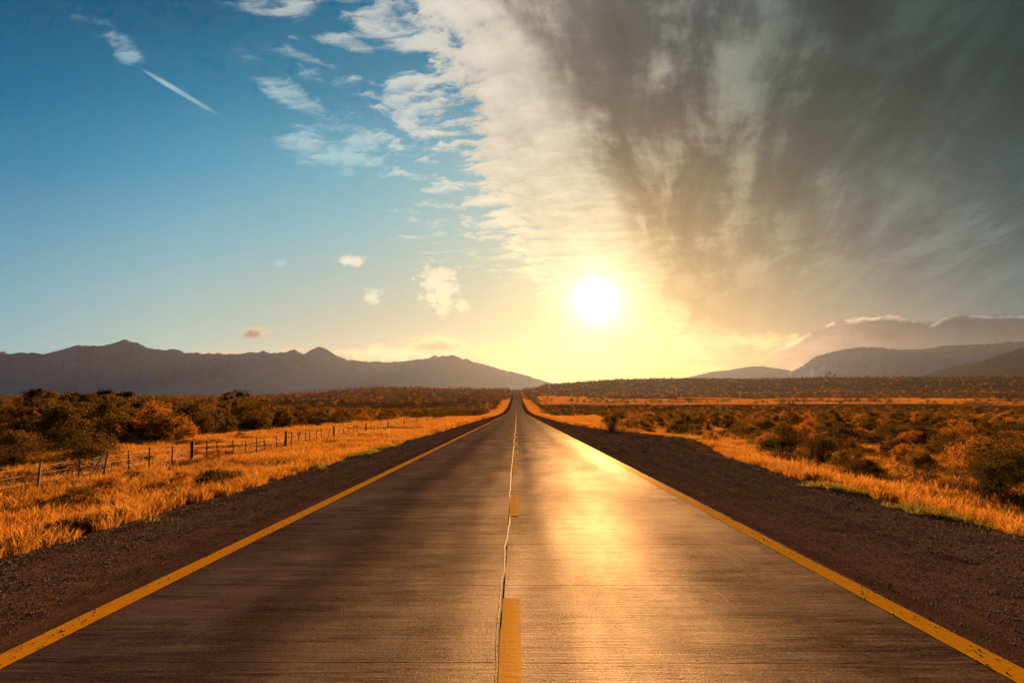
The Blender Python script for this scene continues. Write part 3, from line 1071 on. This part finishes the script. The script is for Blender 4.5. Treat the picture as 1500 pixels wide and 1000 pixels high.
# far, big loose tufts down both verges and in the open strips
gxs, gys = [], []
for (n, xa, xb, ya, yb) in [(3500, -15, -6.3, 250, 700), (3500, 6.3, 15, 250, 700)]:
    x, y = field(n, xa, xb, ya, yb, grass_mask)
    gxs.append(x); gys.append(y)
x, y = np.concatenate(gxs), np.concatenate(gys)
z = ground_z(x, y) - 0.05
scatter('dry_grass', np.stack([x, y, z], 1), rnd_rot(len(x)), rng.uniform(1.2, 2.2, len(x)), rng.integers(0, 4, len(x)), straw_wide)
gxs = rng.uniform(20, 900, 26000); gys = rng.uniform(480, 960, 26000)
st_ = gys + gxs * 0.10
m = in_view(gxs, gys) & (st_ > 560) & (st_ < 900) & (gxs > 0.03 * gys) & (fbm(gxs * 0.012, gys * 0.015, 3, 61) > 0.50)
x, y = gxs[m], gys[m]
scatter('dry_grass', np.stack([x, y, ground_z(x, y) - 0.05], 1), rnd_rot(len(x)), rng.uniform(2.2, 3.6, len(x)), rng.integers(0, 4, len(x)), straw_wide)
# short green growth where gravel meets grass
xs_, ys_ = [], []
for sgn in (-1, 1):
    y = rng.uniform(6, 60, 3000)
    sh = np.where(sgn < 0, 6.45, right_edge(y) + 0.05)
    x = sgn * (sh + rng.normal(0.15, 0.28, len(y)))
    m = in_view(x, y) & (fbm(x * 0.3, y * 0.3, 3, 31) > (0.60 if sgn < 0 else 0.68))
    xs_.append(x[m]); ys_.append(y[m])
x, y = np.concatenate(xs_), np.concatenate(ys_)
z = np.minimum(ground_z(x, y), shoulder_z(x, y)) - 0.0
z = np.maximum(z, ground_z(x, y) - 0.03)
scatter('green_grass', np.stack([x, y, z], 1), rnd_rot(len(x)), rng.uniform(0.6, 1.4, len(x)), rng.integers(0, 3, len(x)), green_tufts)


def pebble(seed):
    r = np.random.default_rng(seed)
    ph = (1 + 5 ** 0.5) / 2
    v = np.array([(-1, ph, 0), (1, ph, 0), (-1, -ph, 0), (1, -ph, 0), (0, -1, ph), (0, 1, ph), (0, -1, -ph), (0, 1, -ph), (ph, 0, -1), (ph, 0, 1), (-ph, 0, -1), (-ph, 0, 1)], float)
    v /= np.linalg.norm(v[0])
    v *= r.uniform(0.75, 1.2, (12, 1)); v *= np.array([1.0, r.uniform(0.7, 1.0), r.uniform(0.5, 0.75)])
    f = [(0, 11, 5), (0, 5, 1), (0, 1, 7), (0, 7, 10), (0, 10, 11), (1, 5, 9), (5, 11, 4), (11, 10, 2), (10, 7, 6), (7, 1, 8), (3, 9, 4), (3, 4, 2), (3, 2, 6), (3, 6, 8), (3, 8, 9), (4, 9, 5), (2, 4, 11), (6, 2, 10), (8, 6, 7), (9, 8, 1)]
    return with_mat(mesh_np('pebble', v, tris=f), M_stone)


pebbles = [pebble(i) for i in range(6)]
xs_, ys_, ss_ = [], [], []
for sgn, n in ((-1, 75000), (1, 90000)):
    y = 3.0 + 45 * rng.random(n) ** 1.7
    wmax = np.where(sgn < 0, 6.9, right_edge(y) + 0.6)
    f = rng.random(n) ** 0.75
    x = sgn * (3.62 + (wmax - 3.62) * f)
    m = in_view(x, y) & (rng.random(n) < 0.55 + 0.5 * fbm(x * 1.3, y * 0.12, 3, 33))
    x, y, f = x[m], y[m], f[m]
    sz = 0.0045 + 0.007 * rng.random(len(x)) ** 2 + 0.014 * (rng.random(len(x)) < 0.05) * f
    xs_.append(x); ys_.append(y); ss_.append(sz * (1 + 0.018 * y))
x, y, s = map(np.concatenate, (xs_, ys_, ss_))
z = shoulder_z(x, y) + s * 0.15
ye = 3.0 + 35 * rng.random(1500) ** 1.5
xe = rng.choice([-1, 1], 1500) * (3.62 - np.abs(rng.normal(0, 0.16, 1500)))
se = 0.004 + 0.007 * rng.random(1500) ** 2
x, y, s, z = np.append(x, xe), np.append(y, ye), np.append(s, se), np.append(z, road_z(ye) + 0.004 + se * 0.3)
scatter('pebbles', np.stack([x, y, z], 1), rnd_rot(len(x), 0.4), s, rng.integers(0, 6, len(x)), pebbles)

# ------------------------------------------------------------------ shrubs and small trees
def tube(V, Q, p0, p1, r0, r1, n=5):
    p0, p1 = Vector(p0), Vector(p1)
    d = (p1 - p0).normalized()
    a = d.orthogonal().normalized(); b = d.cross(a)
    s0 = len(V)
    for p_, r_ in ((p0, r0), (p1, r1)):
        for k in range(n):
            g = 2 * math.pi * k / n
            V.append(tuple(p_ + a * (math.cos(g) * r_) + b * (math.sin(g) * r_)))
    for k in range(n):
        Q.append((s0 + k, s0 + (k + 1) % n, s0 + n + (k + 1) % n, s0 + n + k))


def shrub(seed, w, h, nclump, per, leaf, base=0.1, flat=0.0, wind=0.0, trunk=False, gaps=0.0):
    """Returns (crown mesh, stems mesh) of a shrub w wide and h tall, foot at the origin."""
    r = np.random.default_rng(seed)
    SV, SQ = [], []
    cl = []
    for k in range(nclump):
        a = r.uniform(0, 2 * math.pi)
        zf = r.uniform(0, 1) ** (0.8 if not trunk else 0.55)
        zc = base + (1 - base) * zf
        rad = math.sqrt(max(0.05, 1 - (max(0, zf - flat) / (1 - flat + 1e-6)) ** 2)) * r.uniform(0.45, 1.0)
        c = np.array([math.cos(a) * w / 2 * rad + wind * zf * w, math.sin(a) * w / 2 * rad, h * zc * r.uniform(0.86, 1.04)])
        cl.append((c, r.uniform(0.09, 0.2) * (w + h) / 2 * (1 - gaps * 0.4)))
    # stems run from the foot out to the clumps
    nst = r.integers(3, 6) if not trunk else 1
    foots = [(r.normal(0, 0.06 * w), r.normal(0, 0.06 * w), -0.12) for _ in range(nst)]
    if trunk:
        tp = Vector((wind * w * 0.25, 0, h * 0.42))
        mid = Vector((r.normal(0, .05 * w), r.normal(0, .05 * w), h * 0.22))
        tube(SV, SQ, (0, 0, -0.15), mid, 0.035 * h, 0.028 * h, 6)
        tube(SV, SQ, mid, tp, 0.028 * h, 0.02 * h, 6)
    for c, s_ in cl:
        f = Vector(foots[r.integers(0, len(foots))]) if not trunk else tp
        m_ = f.lerp(Vector(c), 0.5) + Vector((r.normal(0, .05) * w, r.normal(0, .05) * w, 0.06 * h))
        tube(SV, SQ, f, m_, 0.011 * h + 0.006, 0.007 * h, 4)
        tube(SV, SQ, m_, Vector(c), 0.007 * h, 0.003 * h, 4)
        for _ in range(2):
            e = Vector(c) + Vector(r.normal(0, 1, 3)).normalized() * s_ * 1.15
            e.z = max(e.z, 0.05)
            tube(SV, SQ, Vector(c), e, 0.0035 * h, 0.0012 * h, 3)
    # leaves
    C = np.array([c for c, _ in cl]); S = np.array([s_ for _, s_ in cl])
    ci = r.integers(0, nclump, nclump * per)
    d = r.normal(0, 1, (len(ci), 3))
    d /= np.linalg.norm(d, axis=1)[:, None]
    rr = r.random(len(ci)) ** 0.45
    pos = C[ci] + d * (S[ci] * rr)[:, None] * np.array([1.15, 1.15, 0.8])
    pos[:, 2] = np.maximum(pos[:, 2], 0.02 + 0.05 * r.random(len(ci)))
    nrm = r.normal(0, 1, (len(ci), 3)) + d * 0.6 + np.array([0, 0, 0.3])
    nrm /= np.linalg.norm(nrm, axis=1)[:, None]
    tv = np.cross(nrm, r.normal(0, 1, (len(ci), 3)))
    tv /= np.linalg.norm(tv, axis=1)[:, None] + 1e-9
    bv = np.cross(nrm, tv)
    ls = leaf * r.uniform(0.6, 1.4, (len(ci), 1))
    a_, b_ = tv * ls, bv * ls * 0.5
    lv = np.stack([pos - a_, pos + b_ , pos + a_, pos - b_], 1).reshape(-1, 3)
    lq = np.arange(len(lv)).reshape(-1, 4)
    return mesh_np('crown', lv, quads=lq), mesh_np('stems', SV, quads=SQ)


KIND = {}
def build_kind(key, leafm, stemm, n, **kw):
    out_ = []
    for i in range(n):
        c, s_ = shrub(hash_seed(key, i), **kw)
        c.materials.append(leafm); s_.materials.append(stemm)
        out_.append((c, s_))
    KIND[key] = out_


def hash_seed(k, i):
    return sum(ord(ch) * (j + 3) for j, ch in enumerate(k)) * 31 + i


build_kind('olive', M_leaf, M_bark, 4, w=4.4, h=3.4, nclump=50, per=120, leaf=0.070, base=0.12)
build_kind('rust', M_leaf_rust, M_bark, 3, w=4.0, h=2.8, nclump=44, per=115, leaf=0.066, base=0.06)
build_kind('twiggy', M_leaf, M_paletwig, 3, w=4.2, h=4.2, nclump=30, per=70, leaf=0.075, base=0.3, flat=0.3, gaps=1.0)
build_kind('tree', M_leaf_dark, M_bark, 3, w=3.6, h=4.0, nclump=20, per=110, leaf=0.085, base=0.5, flat=0.5, wind=0.16, trunk=True, gaps=0.6)
build_kind('lowdark', M_leaf_dark, M_bark, 3, w=2.4, h=1.15, nclump=54, per=130, leaf=0.026, base=0.05)
build_kind('lowolive', M_leaf, M_bark, 3, w=2.4, h=1.25, nclump=50, per=130, leaf=0.028, base=0.05)
build_kind('lowrust', M_leaf_rust, M_bark, 3, w=2.1, h=1.1, nclump=44, per=120, leaf=0.028, base=0.05)

CNAME = {'olive': 'olive-brown', 'rust': 'rust-orange', 'twiggy': 'pale-stemmed', 'tree': 'dark flat-topped',
         'lowdark': 'green-black', 'lowolive': 'olive', 'lowrust': 'rust-coloured'}
proto = {}
N_IND = [0]


def plant_thing(key, vi, x, y, s, sz, label, group=None, name=None):
    crown, stems = KIND[key][vi]
    z = float(ground_z(x, y))
    root = bpy.data.objects.new(name or ('small_tree' if key == 'tree' else 'shrub'), None)
    COL.objects.link(root)
    root.empty_display_size = 0.3
    root.location = (x, y, z)
    root.scale = (s, s, s * sz)
    root.rotation_euler = (0, 0, random.uniform(0, 6.28) if key != 'tree' else random.uniform(-0.5, 0.5))
    if len(label.replace('-', ' ').split()) > 16: print('LONG', label)
    tag(root, label, 'tree' if key == 'tree' else 'shrub', group)
    for nm, me in (('crown', crown), ('stems' if key != 'tree' else 'trunk', stems)):
        o = bpy.data.objects.new(nm, me)
        COL.objects.link(o)
        o.parent = root
    N_IND[0] += 1
    return root


def where_fence(x, y):
    yf = y * 17.0 / -x
    for lim, nm in ((24, 'left of first stake'), (30, 'by the leaning brace'), (37.5, 'left of nearest thick post'), (44, 'just past nearest thick post'),
                    (53, 'near the second thick post'), (67, 'near the third thick post'), (82, 'near the fourth thick post')):
        if yf < lim:
            return nm
    return 'towards its far end'


THICK = [(36.4, 'nearest'), (51.7, 'second'), (65.9, 'third'), (80.6, 'fourth')]
# --- shrubs that stand apart in the photograph (pixel of the foot is only the survey of where they stand)
singles = [
    ('lowdark', 0, -19.3, 31.0, 1.2, 1.05, 'dark round shrub standing behind the leaning brace of the left fence'),
    ('lowrust', 1, -18.6, 26.6, 0.5, 0.9, 'rusty bush between the two nearest stakes of the left fence'),
    ('lowolive', 0, -15.6, 28.2, 0.42, 1.0, 'small olive bush just right of the leaning fence brace'),
    ('lowdark', 1, -7.9, 18.6, 0.85, 0.72, 'flat black-green bush at the edge of the left gravel shoulder'),
    ('lowdark', 2, -8.0, 12.6, 0.55, 0.6, 'very small dark bush where left gravel meets the grass, nearest the camera'),
    ('lowrust', 0, -16.2, 37.2, 0.75, 1.1, 'rusty bush against the nearest thick post of the left fence'),
    ('lowdark', 0, -16.8, 40.3, 0.62, 0.9, 'small dark bush behind the stakes past the nearest thick left post'),
    ('lowrust', 2, -19.5, 42.0, 0.7, 0.9, 'low rusty bush in the grass behind the left fence stakes'),
    ('lowolive', 1, -26.5, 36.5, 1.5, 1.0, 'broad low olive shrub in the grass in front of the left thicket'),
    ('lowdark', 1, -30.5, 39.0, 1.7, 0.95, 'broad dark shrub before the thicket at the left edge of the view'),
    ('lowolive', 2, -24.2, 39.5, 1.4, 1.0, 'low olive shrub before the thicket under the pale bare stems'),
    ('lowdark', 2, -28.6, 43.5, 1.6, 1.1, 'wide dark shrub in the shade of the left thicket'),
    ('rust', 0, -29.5, 60.5, 0.75, 1.15, 'upright golden bush at the end of the near left thicket'),
    ('twiggy', 0, -36.5, 53.5, 1.0, 1.0, 'tall shrub with pale forked stems showing in front of the left thicket'),
    ('lowdark', 1, 15.0, 21.6, 0.95, 1.35, 'large dark shrub near the right edge of the view behind the verge grass'),
    ('lowdark', 0, 17.4, 24.2, 1.0, 1.3, 'dark shrub at the right edge of the view, beyond the verge grass'),
    ('lowolive', 1, 15.9, 27.0, 0.9, 1.2, 'leafy olive shrub behind the large dark shrub by the right verge'),
    ('lowolive', 2, 19.3, 28.2, 1.2, 1.3, 'olive shrub on the near side of the right fence at the frame edge'),
    ('lowdark', 2, 14.3, 37.0, 1.25, 1.25, 'round dark shrub right behind the golden grass edge of the lay-by'),
    ('lowdark', 0, 17.4, 39.0, 1.15, 1.15, 'dark shrub right of the round one behind the lay-by grass'),
    ('lowolive', 0, 16.0, 33.0, 0.85, 1.1, 'mid-sized olive shrub in grass between lay-by and right fence'),
    ('lowdark', 1, 15.2, 30.0, 0.8, 1.1, 'compact black-green shrub in the right verge grass'),
    ('lowrust', 0, 13.0, 46.0, 0.8, 1.0, 'rusty bush on the far end of the golden lay-by grass'),
    ('lowrust', 1, 19.8, 35.0, 1.0, 1.1, 'rust-coloured bush before the boards of the right fence'),
    ('lowdark', 2, 8.6, 62.0, 0.9, 1.4, 'dark bush beside the right gravel where the lay-by ends'),
    ('lowolive', 2, 10.9, 66.0, 1.0, 1.5, 'tallish olive bush close behind the lay-by end'),
    ('tree', 0, -52.8, 80.0, 1.35, 1.0, 'dark windswept tree with a round crown above the left thicket'),
    ('tree', 1, -58.8, 101.0, 1.4, 1.0, 'flag-shaped dark tree leaning over the left thicket'),
    ('tree', 2, -52.2, 126.0, 1.6, 1.0, 'lone small windswept tree poking above the flat left skyline'),
    ('tree', 0, -64.0, 90.0, 1.35, 1.1, 'thin open tree rising from the left thicket between two dark crowns'),
]
for a in singles:
    plant_thing(*a)
# lone tree on the crest of the right-hand ridge
r_y = 2560.0
r_x = CAM_X + uv(1214, 550)[0] * r_y
t_ridge = plant_thing('tree', 1, r_x, r_y, 6.0, 0.9, 'lone tree standing on the skyline ridge under the grey cloud bank')
plant_thing('tree', 2, r_x + 22, r_y + 5, 4.0, 0.7, 'shorter tree beside the lone skyline tree on the ridge')

for i in range(16):
    yb_ = [27, 31, 34, 44, 49, 55, 60, 66, 72, 80, 88, 97, 22, 25, 38, 52][i]
    xb_ = -random.uniform(19.5, 28.0) if i % 3 else -random.uniform(9.5, 15.5)
    if i in (12, 13): xb_ = -random.uniform(12, 15)
    kb = ['lowrust', 'lowolive', 'lowdark'][(i * 2 + i // 3) % 3]
    sb = random.uniform(0.4, 0.75)
    a = (kb, i % 3, xb_, yb_, sb, random.uniform(0.7, 1.0), '%s %s bush in golden grass %s left fence, %s' % (
        'knee-high' if sb < 0.55 else 'waist-high', CNAME[kb], 'behind' if xb_ < -17.3 else 'before', where_fence(xb_, yb_)))
    singles.append(a)
    plant_thing(*a, group='bushes standing in the left grass strip')

# --- thickets
occupied = [(a[2], a[3], 1.2 * a[4]) for a in singles]


def poisson(n_try, sampler, spacing):
    pts = []
    cell = {}
    for _ in range(n_try):
        x, y = sampler()
        if not (abs(x - CAM_X) < 0.86 * y + 3):
            continue
        d = spacing(x, y)
        k = (int(x // 4), int(y // 4))
        ok = True
        rr = int(d // 4) + 1
        for i in range(-rr, rr + 1):
            for j in range(-rr, rr + 1):
                for (qx, qy) in cell.get((k[0] + i, k[1] + j), ()):
                    if (qx - x) ** 2 + (qy - y) ** 2 < d * d:
                        ok = False; break
                if not ok: break
            if not ok: break
        if ok:
            cell.setdefault(k, []).append((x, y)); pts.append((x, y))
    return pts


def left_sampler():
    y = 34 + 300 * random.random() ** 1.5
    x = -random.uniform(10, 10 + 0.88 * y)
    return x, y


def right_sampler():
    y = 22 + 330 * random.random() ** 1.4
    x = random.uniform(11, 11 + 0.86 * y)
    return x, y


cand = []
for (x, y) in poisson(9000, left_sampler, lambda x, y: 2.5 + 0.012 * y):
    edge_l = -31 + 4 * (float(fbm(y * 0.05, 0, 2, 41)) - 0.5) - 3.0 * (y < 60)
    edge_l += 17 * float(sstep(y, 130, 250))
    near_open = y < 52 and x > -46
    if x > edge_l or (y < 50 - 0.0 * x and x > -60 and y < 46): continue
    if near_open: continue
    if abs(x + y * 0.43) < 0: continue
    key = random.choices(['olive', 'rust', 'twiggy', 'tree'], [6, 2.2, 2.2, 0.5])[0]
    s = random.uniform(0.72, 1.12)
    # crowns reach about eye height here, lower ones further back keep the skyline flat
    hcap = 1.14 if y < 110 else 1.02 if y < 170 else 0.9
    cand.append((s * hcap * KIND_H[key] / y if False else s * 3.2 / y, key, x, y, s * hcap, random.uniform(0.8, 1.12), 'L'))
for (x, y) in poisson(9000, right_sampler, lambda x, y: 1.9 + 0.010 * y + (1.6 if x < 24 else 0)):
    clear = float(fbm(x * 0.06, y * 0.06, 3, 42))
    if x < float(right_edge(y)) + 4.0: continue
    if x < 24 and clear > 0.48: continue
    if x >= 24 and clear > 0.64: continue
    if y > 90 and random.random() < 0.5:
        key = random.choices(['olive', 'rust'], [3, 2])[0]; s = random.uniform(0.5, 0.8)
    else:
        key = random.choices(['lowolive', 'lowrust', 'lowdark'], [5, 2, 4])[0]; s = random.uniform(0.8, 1.6)
    cand.append((s * (3.2 if key in ('olive', 'rust') else 1.2) / y, key, x, y, s, random.uniform(0.85, 1.2), 'R'))
cand = [c for c in cand if all((c[2] - ox) ** 2 + (c[3] - oy) ** 2 > (orr + 0.6) ** 2 for ox, oy, orr in occupied)]


def where_words(x, y, side):
    if side == 'L':
        fd = x * 17.0 / max(1.0, -x)
        yf = y * 17.0 / -x                    # where the line of sight to it crosses the fence
        names = [(30.0, 'over brace'), (41.0, 'over nearest post'), (56.0, 'over second post'),
                 (72.0, 'over third post'), (95.0, 'over fourth post'), (1e9, 'over far end of fence')]
        for lim, nm in names:
            if yf < lim: break
        if yf < 22: nm = 'at the left edge of view'
        row = ('front row' if x > -37 or y < 62 else 'second row' if y < 95 else 'back rows')
        return 'in left thicket %s, %s' % (row, nm), 'shrubs of the left thicket, %s %s' % (row, nm)
    q = x / y
    nm = ('near the road' if q < 0.2 else 'behind gleaming wire' if q < 0.38 else 'beyond lay-by grass' if q < 0.56 else 'towards frame edge')
    row = ('before right fence' if x < 24 else 'just beyond right fence' if y < 75 else 'far in right scrub')
    return '%s, %s' % (row, nm), 'scrub %s %s' % (row, nm)


cand.sort(reverse=True)
indiv = [c for c in cand if c[6] == 'L'][:125] + [c for c in cand if c[6] == 'R'][:135]
ids = {id(c) for c in indiv}
rest = [c for c in cand if id(c) not in ids]
made = {}
for (sc_, key, x, y, s, sz, side) in indiv:
    size = 'tall' if s * sz > (0.95 if side == 'L' else 1.4) else 'short' if s * sz < (0.72 if side == 'L' else 1.0) else 'middling'
    wh, gr = where_words(x, y, side)
    lab = '%s %s %s %s' % (size, CNAME[key], 'tree' if key == 'tree' else 'shrub', wh)
    made.setdefault(lab, []).append((x / y, plant_thing(key, random.randrange(3), x, y, s, sz, lab, gr)))
ORD = ['first', 'second', 'third', 'fourth', 'fifth', 'sixth', 'seventh', 'eighth', 'ninth', 'tenth', 'eleventh', 'twelfth', 'thirteenth',
       'fourteenth', 'fifteenth', 'sixteenth', 'seventeenth', 'eighteenth', 'nineteenth', 'twentieth']
for lab, lst in made.items():
    if len(lst) > 1:
        lst.sort(key=lambda q: q[0])
        for i, (_, o) in enumerate(lst):
            o['label'] = '%s, %s from left' % (lab.replace(', ', ' ').replace(' in left thicket', ' left thicket'), ORD[min(i, 19)])
            if len(o['label'].replace('-', ' ').split()) > 16:
                o['label'] = o['label'].replace(' seen', '').replace('shrub just beyond', 'shrub beyond').replace('far end of fence', 'fence end').replace(' at the left edge of view', ' at left edge').replace('towards frame edge', 'near frame edge')

# the rest of the scrub, too many and too small to count
far_meshes = []
for key in ('olive', 'rust', 'lowolive', 'lowdark'):
    far_meshes.append(KIND[key][0][0]); far_meshes.append(KIND[key][1][0])
HM = {'olive': 0, 'twiggy': 0, 'tree': 0, 'rust': 2, 'lowolive': 4, 'lowrust': 2, 'lowdark': 6}
pts, sc2, ix = [], [], []
for (_, key, x, y, s, sz, side) in rest:
    pts.append((x, y)); sc2.append(s * (0.45 if key == 'lowrust' else 1)); ix.append(HM[key] + random.randrange(2))


def far_field(n, ya, yb, smin, smax, xmax=2000):
    y = ya + (yb - ya) * rng.random(n) ** 1.3
    x = rng.uniform(-1, 1, n) * np.minimum(0.9 * y, xmax)
    gmask = fbm(x * 0.012, y * 0.006, 3, 51)
    m = (np.abs(x) > 11 + 0.004 * y) & ((gmask > 0.40) | (np.abs(x) < 40))
    extra = 0
    st = y + x * 0.10
    m &= ~((st > 500) & (st < 960) & (x > 0.03 * y) & (rng.random(n) < 0.75))
    x, y = x[m], y[m]
    return x, y, rng.uniform(smin, smax, len(x)) * np.where((y < 560) & (x > 0), 0.6, 1.0)


for a in ((5200, 250, 700, 0.55, 1.0), (7000, 600, 1750, 0.6, 1.3), (7000, 1500, 2900, 0.8, 1.9)):
    x, y, s = far_field(*a)
    for i in range(len(x)):
        pts.append((x[i], y[i])); sc2.append(s[i]); ix.append(int(rng.choice([0, 1, 0, 1, 2, 3, 6, 7])))
pts = np.array(pts)
z = ground_z(pts[:, 0], pts[:, 1]) - 0.1
scatter('scrub_vegetation', np.column_stack([pts, z]), rnd_rot(len(pts), 0.05), sc2, ix, far_meshes)

# ------------------------------------------------------------------ fences
def round_post(h, r, seed, taper=0.85, below=0.35, sides=7):
    rr = np.random.default_rng(seed)
    V, Q = [], []
    lv = [-below, 0.0, h * 0.35, h * 0.7, h * 0.985, h]
    ox = oy = 0.0
    for i, zz in enumerate(lv):
        t_ = max(0, zz) / h
        rad = r * (1 - (1 - taper) * t_) * (0.72 if i == len(lv) - 1 else 1)
        if i > 1: ox += rr.normal(0, 0.006); oy += rr.normal(0, 0.006)
        for k in range(sides):
            g = 2 * math.pi * k / sides
            q = rad * (1 + 0.10 * math.sin(3 * g + seed))
            V.append((ox + math.cos(g) * q, oy + math.sin(g) * q, zz))
    for i in range(len(lv) - 1):
        for k in range(sides):
            a, b = i * sides + k, i * sides + (k + 1) % sides
            Q.append((a, b, b + sides, a + sides))
    top = len(V)
    V.append((ox, oy, h + 0.004))
    T = [((len(lv) - 1) * sides + k, (len(lv) - 1) * sides + (k + 1) % sides, top) for k in range(sides)]
    return mesh_np('post', V, quads=Q, tris=T)


def fence(name, label, fx, posts, wires, wire_r):
    """posts: (y, kind, lean_x, lean_y, height). fx(y): the line the fence follows."""
    root = bpy.data.objects.new(name, None)
    COL.objects.link(root)
    y0 = posts[0][0]
    root.location = (float(fx(y0)), y0, float(ground_z(float(fx(y0)), y0)))
    tag(root, label, 'fence')
    rl = Vector(root.location)
    me = {'thick': [with_mat(round_post(1.0, 0.10, 61 + i), M_post) for i in range(2)],
          'stake': [with_mat(round_post(1.0, 0.034, 71 + i, sides=5), M_post) for i in range(3)],
          'pale': [with_mat(round_post(1.0, 0.048, 81 + i, sides=6), M_postpale) for i in range(2)]}
    tops = []
    for (y, kind, lx, ly, h) in posts:
        x = float(fx(y))
        z = float(ground_z(x, y))
        o = bpy.data.objects.new('stake' if kind == 'stake' else 'post', random.choice(me[kind]))
        COL.objects.link(o)
        o.parent = root
        o.location = Vector((x, y, z)) - rl
        o.rotation_euler = (ly, lx, random.uniform(0, 6.28) if lx == 0 and ly == 0 else 0)
        o.scale = (1, 1, h)
        tops.append((x, y, z, h))
    for wh in wires:
        V, Q = [], []
        for i in range(len(tops) - 1):
            (xa, ya, za, ha), (xb, yb, zb, hb) = tops[i], tops[i + 1]
            pa_ = Vector((xa, ya, za + wh)); pb_ = Vector((xb, yb, zb + wh))
            m_ = (pa_ + pb_) / 2 - Vector((0, 0, 0.012))
            tube(V, Q, pa_ - rl, m_ - rl, wire_r, wire_r, 4)
            tube(V, Q, m_ - rl, pb_ - rl, wire_r, wire_r, 4)
        new_obj('wire', mesh_np('wire', V, quads=Q), M_wire, root)
    return root, rl


thick_y = [36.4, 51.7, 65.9, 80.6, 95.5, 110.5, 125.5, 141, 156, 171]
stk = [24.5, 26.8, 28.4, 30.4, 32.1, 34.3, 38.2, 39.6, 42.0, 43.9, 45.8, 47.5, 49.7, 53.0, 54.5, 56.7, 58.0, 60.0, 61.6, 63.9]
yy = 67.6
while yy < 175:
    if min(abs(yy - q) for q in thick_y) > 0.9: stk.append(yy)
    yy += random.uniform(1.6, 2.3)
yy = 22.0
while yy > 14:
    stk.append(yy); yy -= 2.2
pl = []
for y in stk:
    kind = 'stake'
    if abs(y - 26.8) < .1 or abs(y - 28.4) < .1 or abs(y - 24.5) < .1: kind = 'pale'
    pl.append((y, kind, random.gauss(0, 0.05) + (0.06 if abs(y - 24.5) < .1 else 0.10 if abs(y - 28.4) < .1 else 0), random.gauss(0, 0.03), random.uniform(1.15, 1.32)))
for y in thick_y:
    pl.append((y, 'thick', random.gauss(0, 0.012), 0.0, random.uniform(1.35, 1.5)))
pl.sort()
fl, frl = fence('wire_fence', 'stake and wire fence in golden grass left of the road, with one leaning brace', lambda y: -17.0 - 0.012 * (y - 30), pl, (0.25, 0.55, 0.82, 1.08), 0.008)
# the leaning double brace by the third post
bx0 = -17.0
for k, (dyy, rad) in enumerate(((0.0, 0.036), (0.09, 0.028))):
    V, Q = [], []
    yb = 28.45 + dyy
    zb = float(ground_z(-17.65, yb))
    tube(V, Q, Vector((-17.72 + 0.07 * k, yb, zb - 0.1)) - frl, Vector((-16.93, 28.4 + dyy, zb + 1.22 - 0.12 * k)) - frl, rad, rad * 0.85, 6)
    new_obj('brace', mesh_np('brace', V, quads=Q), M_postpale, fl)

pr = []
for (y, kind) in [(22, 'stake'), (27, 'thick'), (31.0, 'stake'), (34.3, 'thick'), (37.6, 'stake'), (41.5, 'thick'), (45.0, 'stake'), (50.5, 'thick'), (56, 'stake'), (61, 'thick'), (64.5, 'stake'), (70, 'thick'), (76, 'stake'), (84, 'thick'), (92, 'stake'), (100, 'thick'), (112, 'stake'), (124, 'thick'), (140, 'thick'), (158, 'thick')]:
    pr.append((y, kind, random.gauss(0, 0.03), random.gauss(0, 0.03), random.uniform(1.1, 1.3)))
fr, frr = fence('wire_fence', 'post and wire fence running through the scrub right of the road', lambda y: 24.0 - 0.01 * (y - 30) , pr, (0.3, 0.6, 0.9, 1.1), 0.008)
# two weathered boards nailed between posts on the right
for (ya, yb) in ((41.5, 45.0),):
    for zo in (0.92, 0.62):
        V, Q = [], []
        xa, xb = 24.0 - .01 * (ya - 30), 24.0 - .01 * (yb - 30)
        za, zb = float(ground_z(xa, ya)) + zo, float(ground_z(xb, yb)) + zo
        for (x_, y_, z_) in ((xa - .06, ya, za), (xb - .06, yb, zb)):
            for dxx, dzz in ((-.012, -.06), (.012, -.06), (.012, .06), (-.012, .06)):
                V.append(tuple(Vector((x_ + dxx, y_, z_ + dzz)) - frr))
        Q = [(0, 1, 5, 4), (1, 2, 6, 5), (2, 3, 7, 6), (3, 0, 4, 7), (3, 2, 1, 0), (4, 5, 6, 7)]
        new_obj('board', mesh_np('board', V, quads=Q), M_post, fr)

# ------------------------------------------------------------------ haze: one closed box of thin air
HX, HT, HB = 12500.0, 900.0, -60.0
v = [(sx * HX, sy * HX, z_) for z_ in (HB, HT) for sx, sy in ((-1, -1), (1, -1), (1, 1), (-1, 1))]
q = [(3, 2, 1, 0), (4, 5, 6, 7), (0, 1, 5, 4), (1, 2, 6, 5), (2, 3, 7, 6), (3, 0, 4, 7)]
hz = new_obj('haze', mesh_np('haze', v, quads=q))
tag(hz, kind='stuff')
M_haze, t, out = new_mat('haze_air')
pv = t.nodes.new('ShaderNodeVolumePrincipled')
pv.inputs['Color'].default_value = (0.58, 0.70, 1.0, 1)
pv.inputs['Density'].default_value = 0.60e-5
pv.inputs['Anisotropy'].default_value = 0.64
t.links.new(pv.outputs[0], out.inputs['Volume'])
hz.data.materials.append(M_haze)
print('individual shrubs', N_IND[0], 'scrub', len(pts), 'verts ground', GX.size)
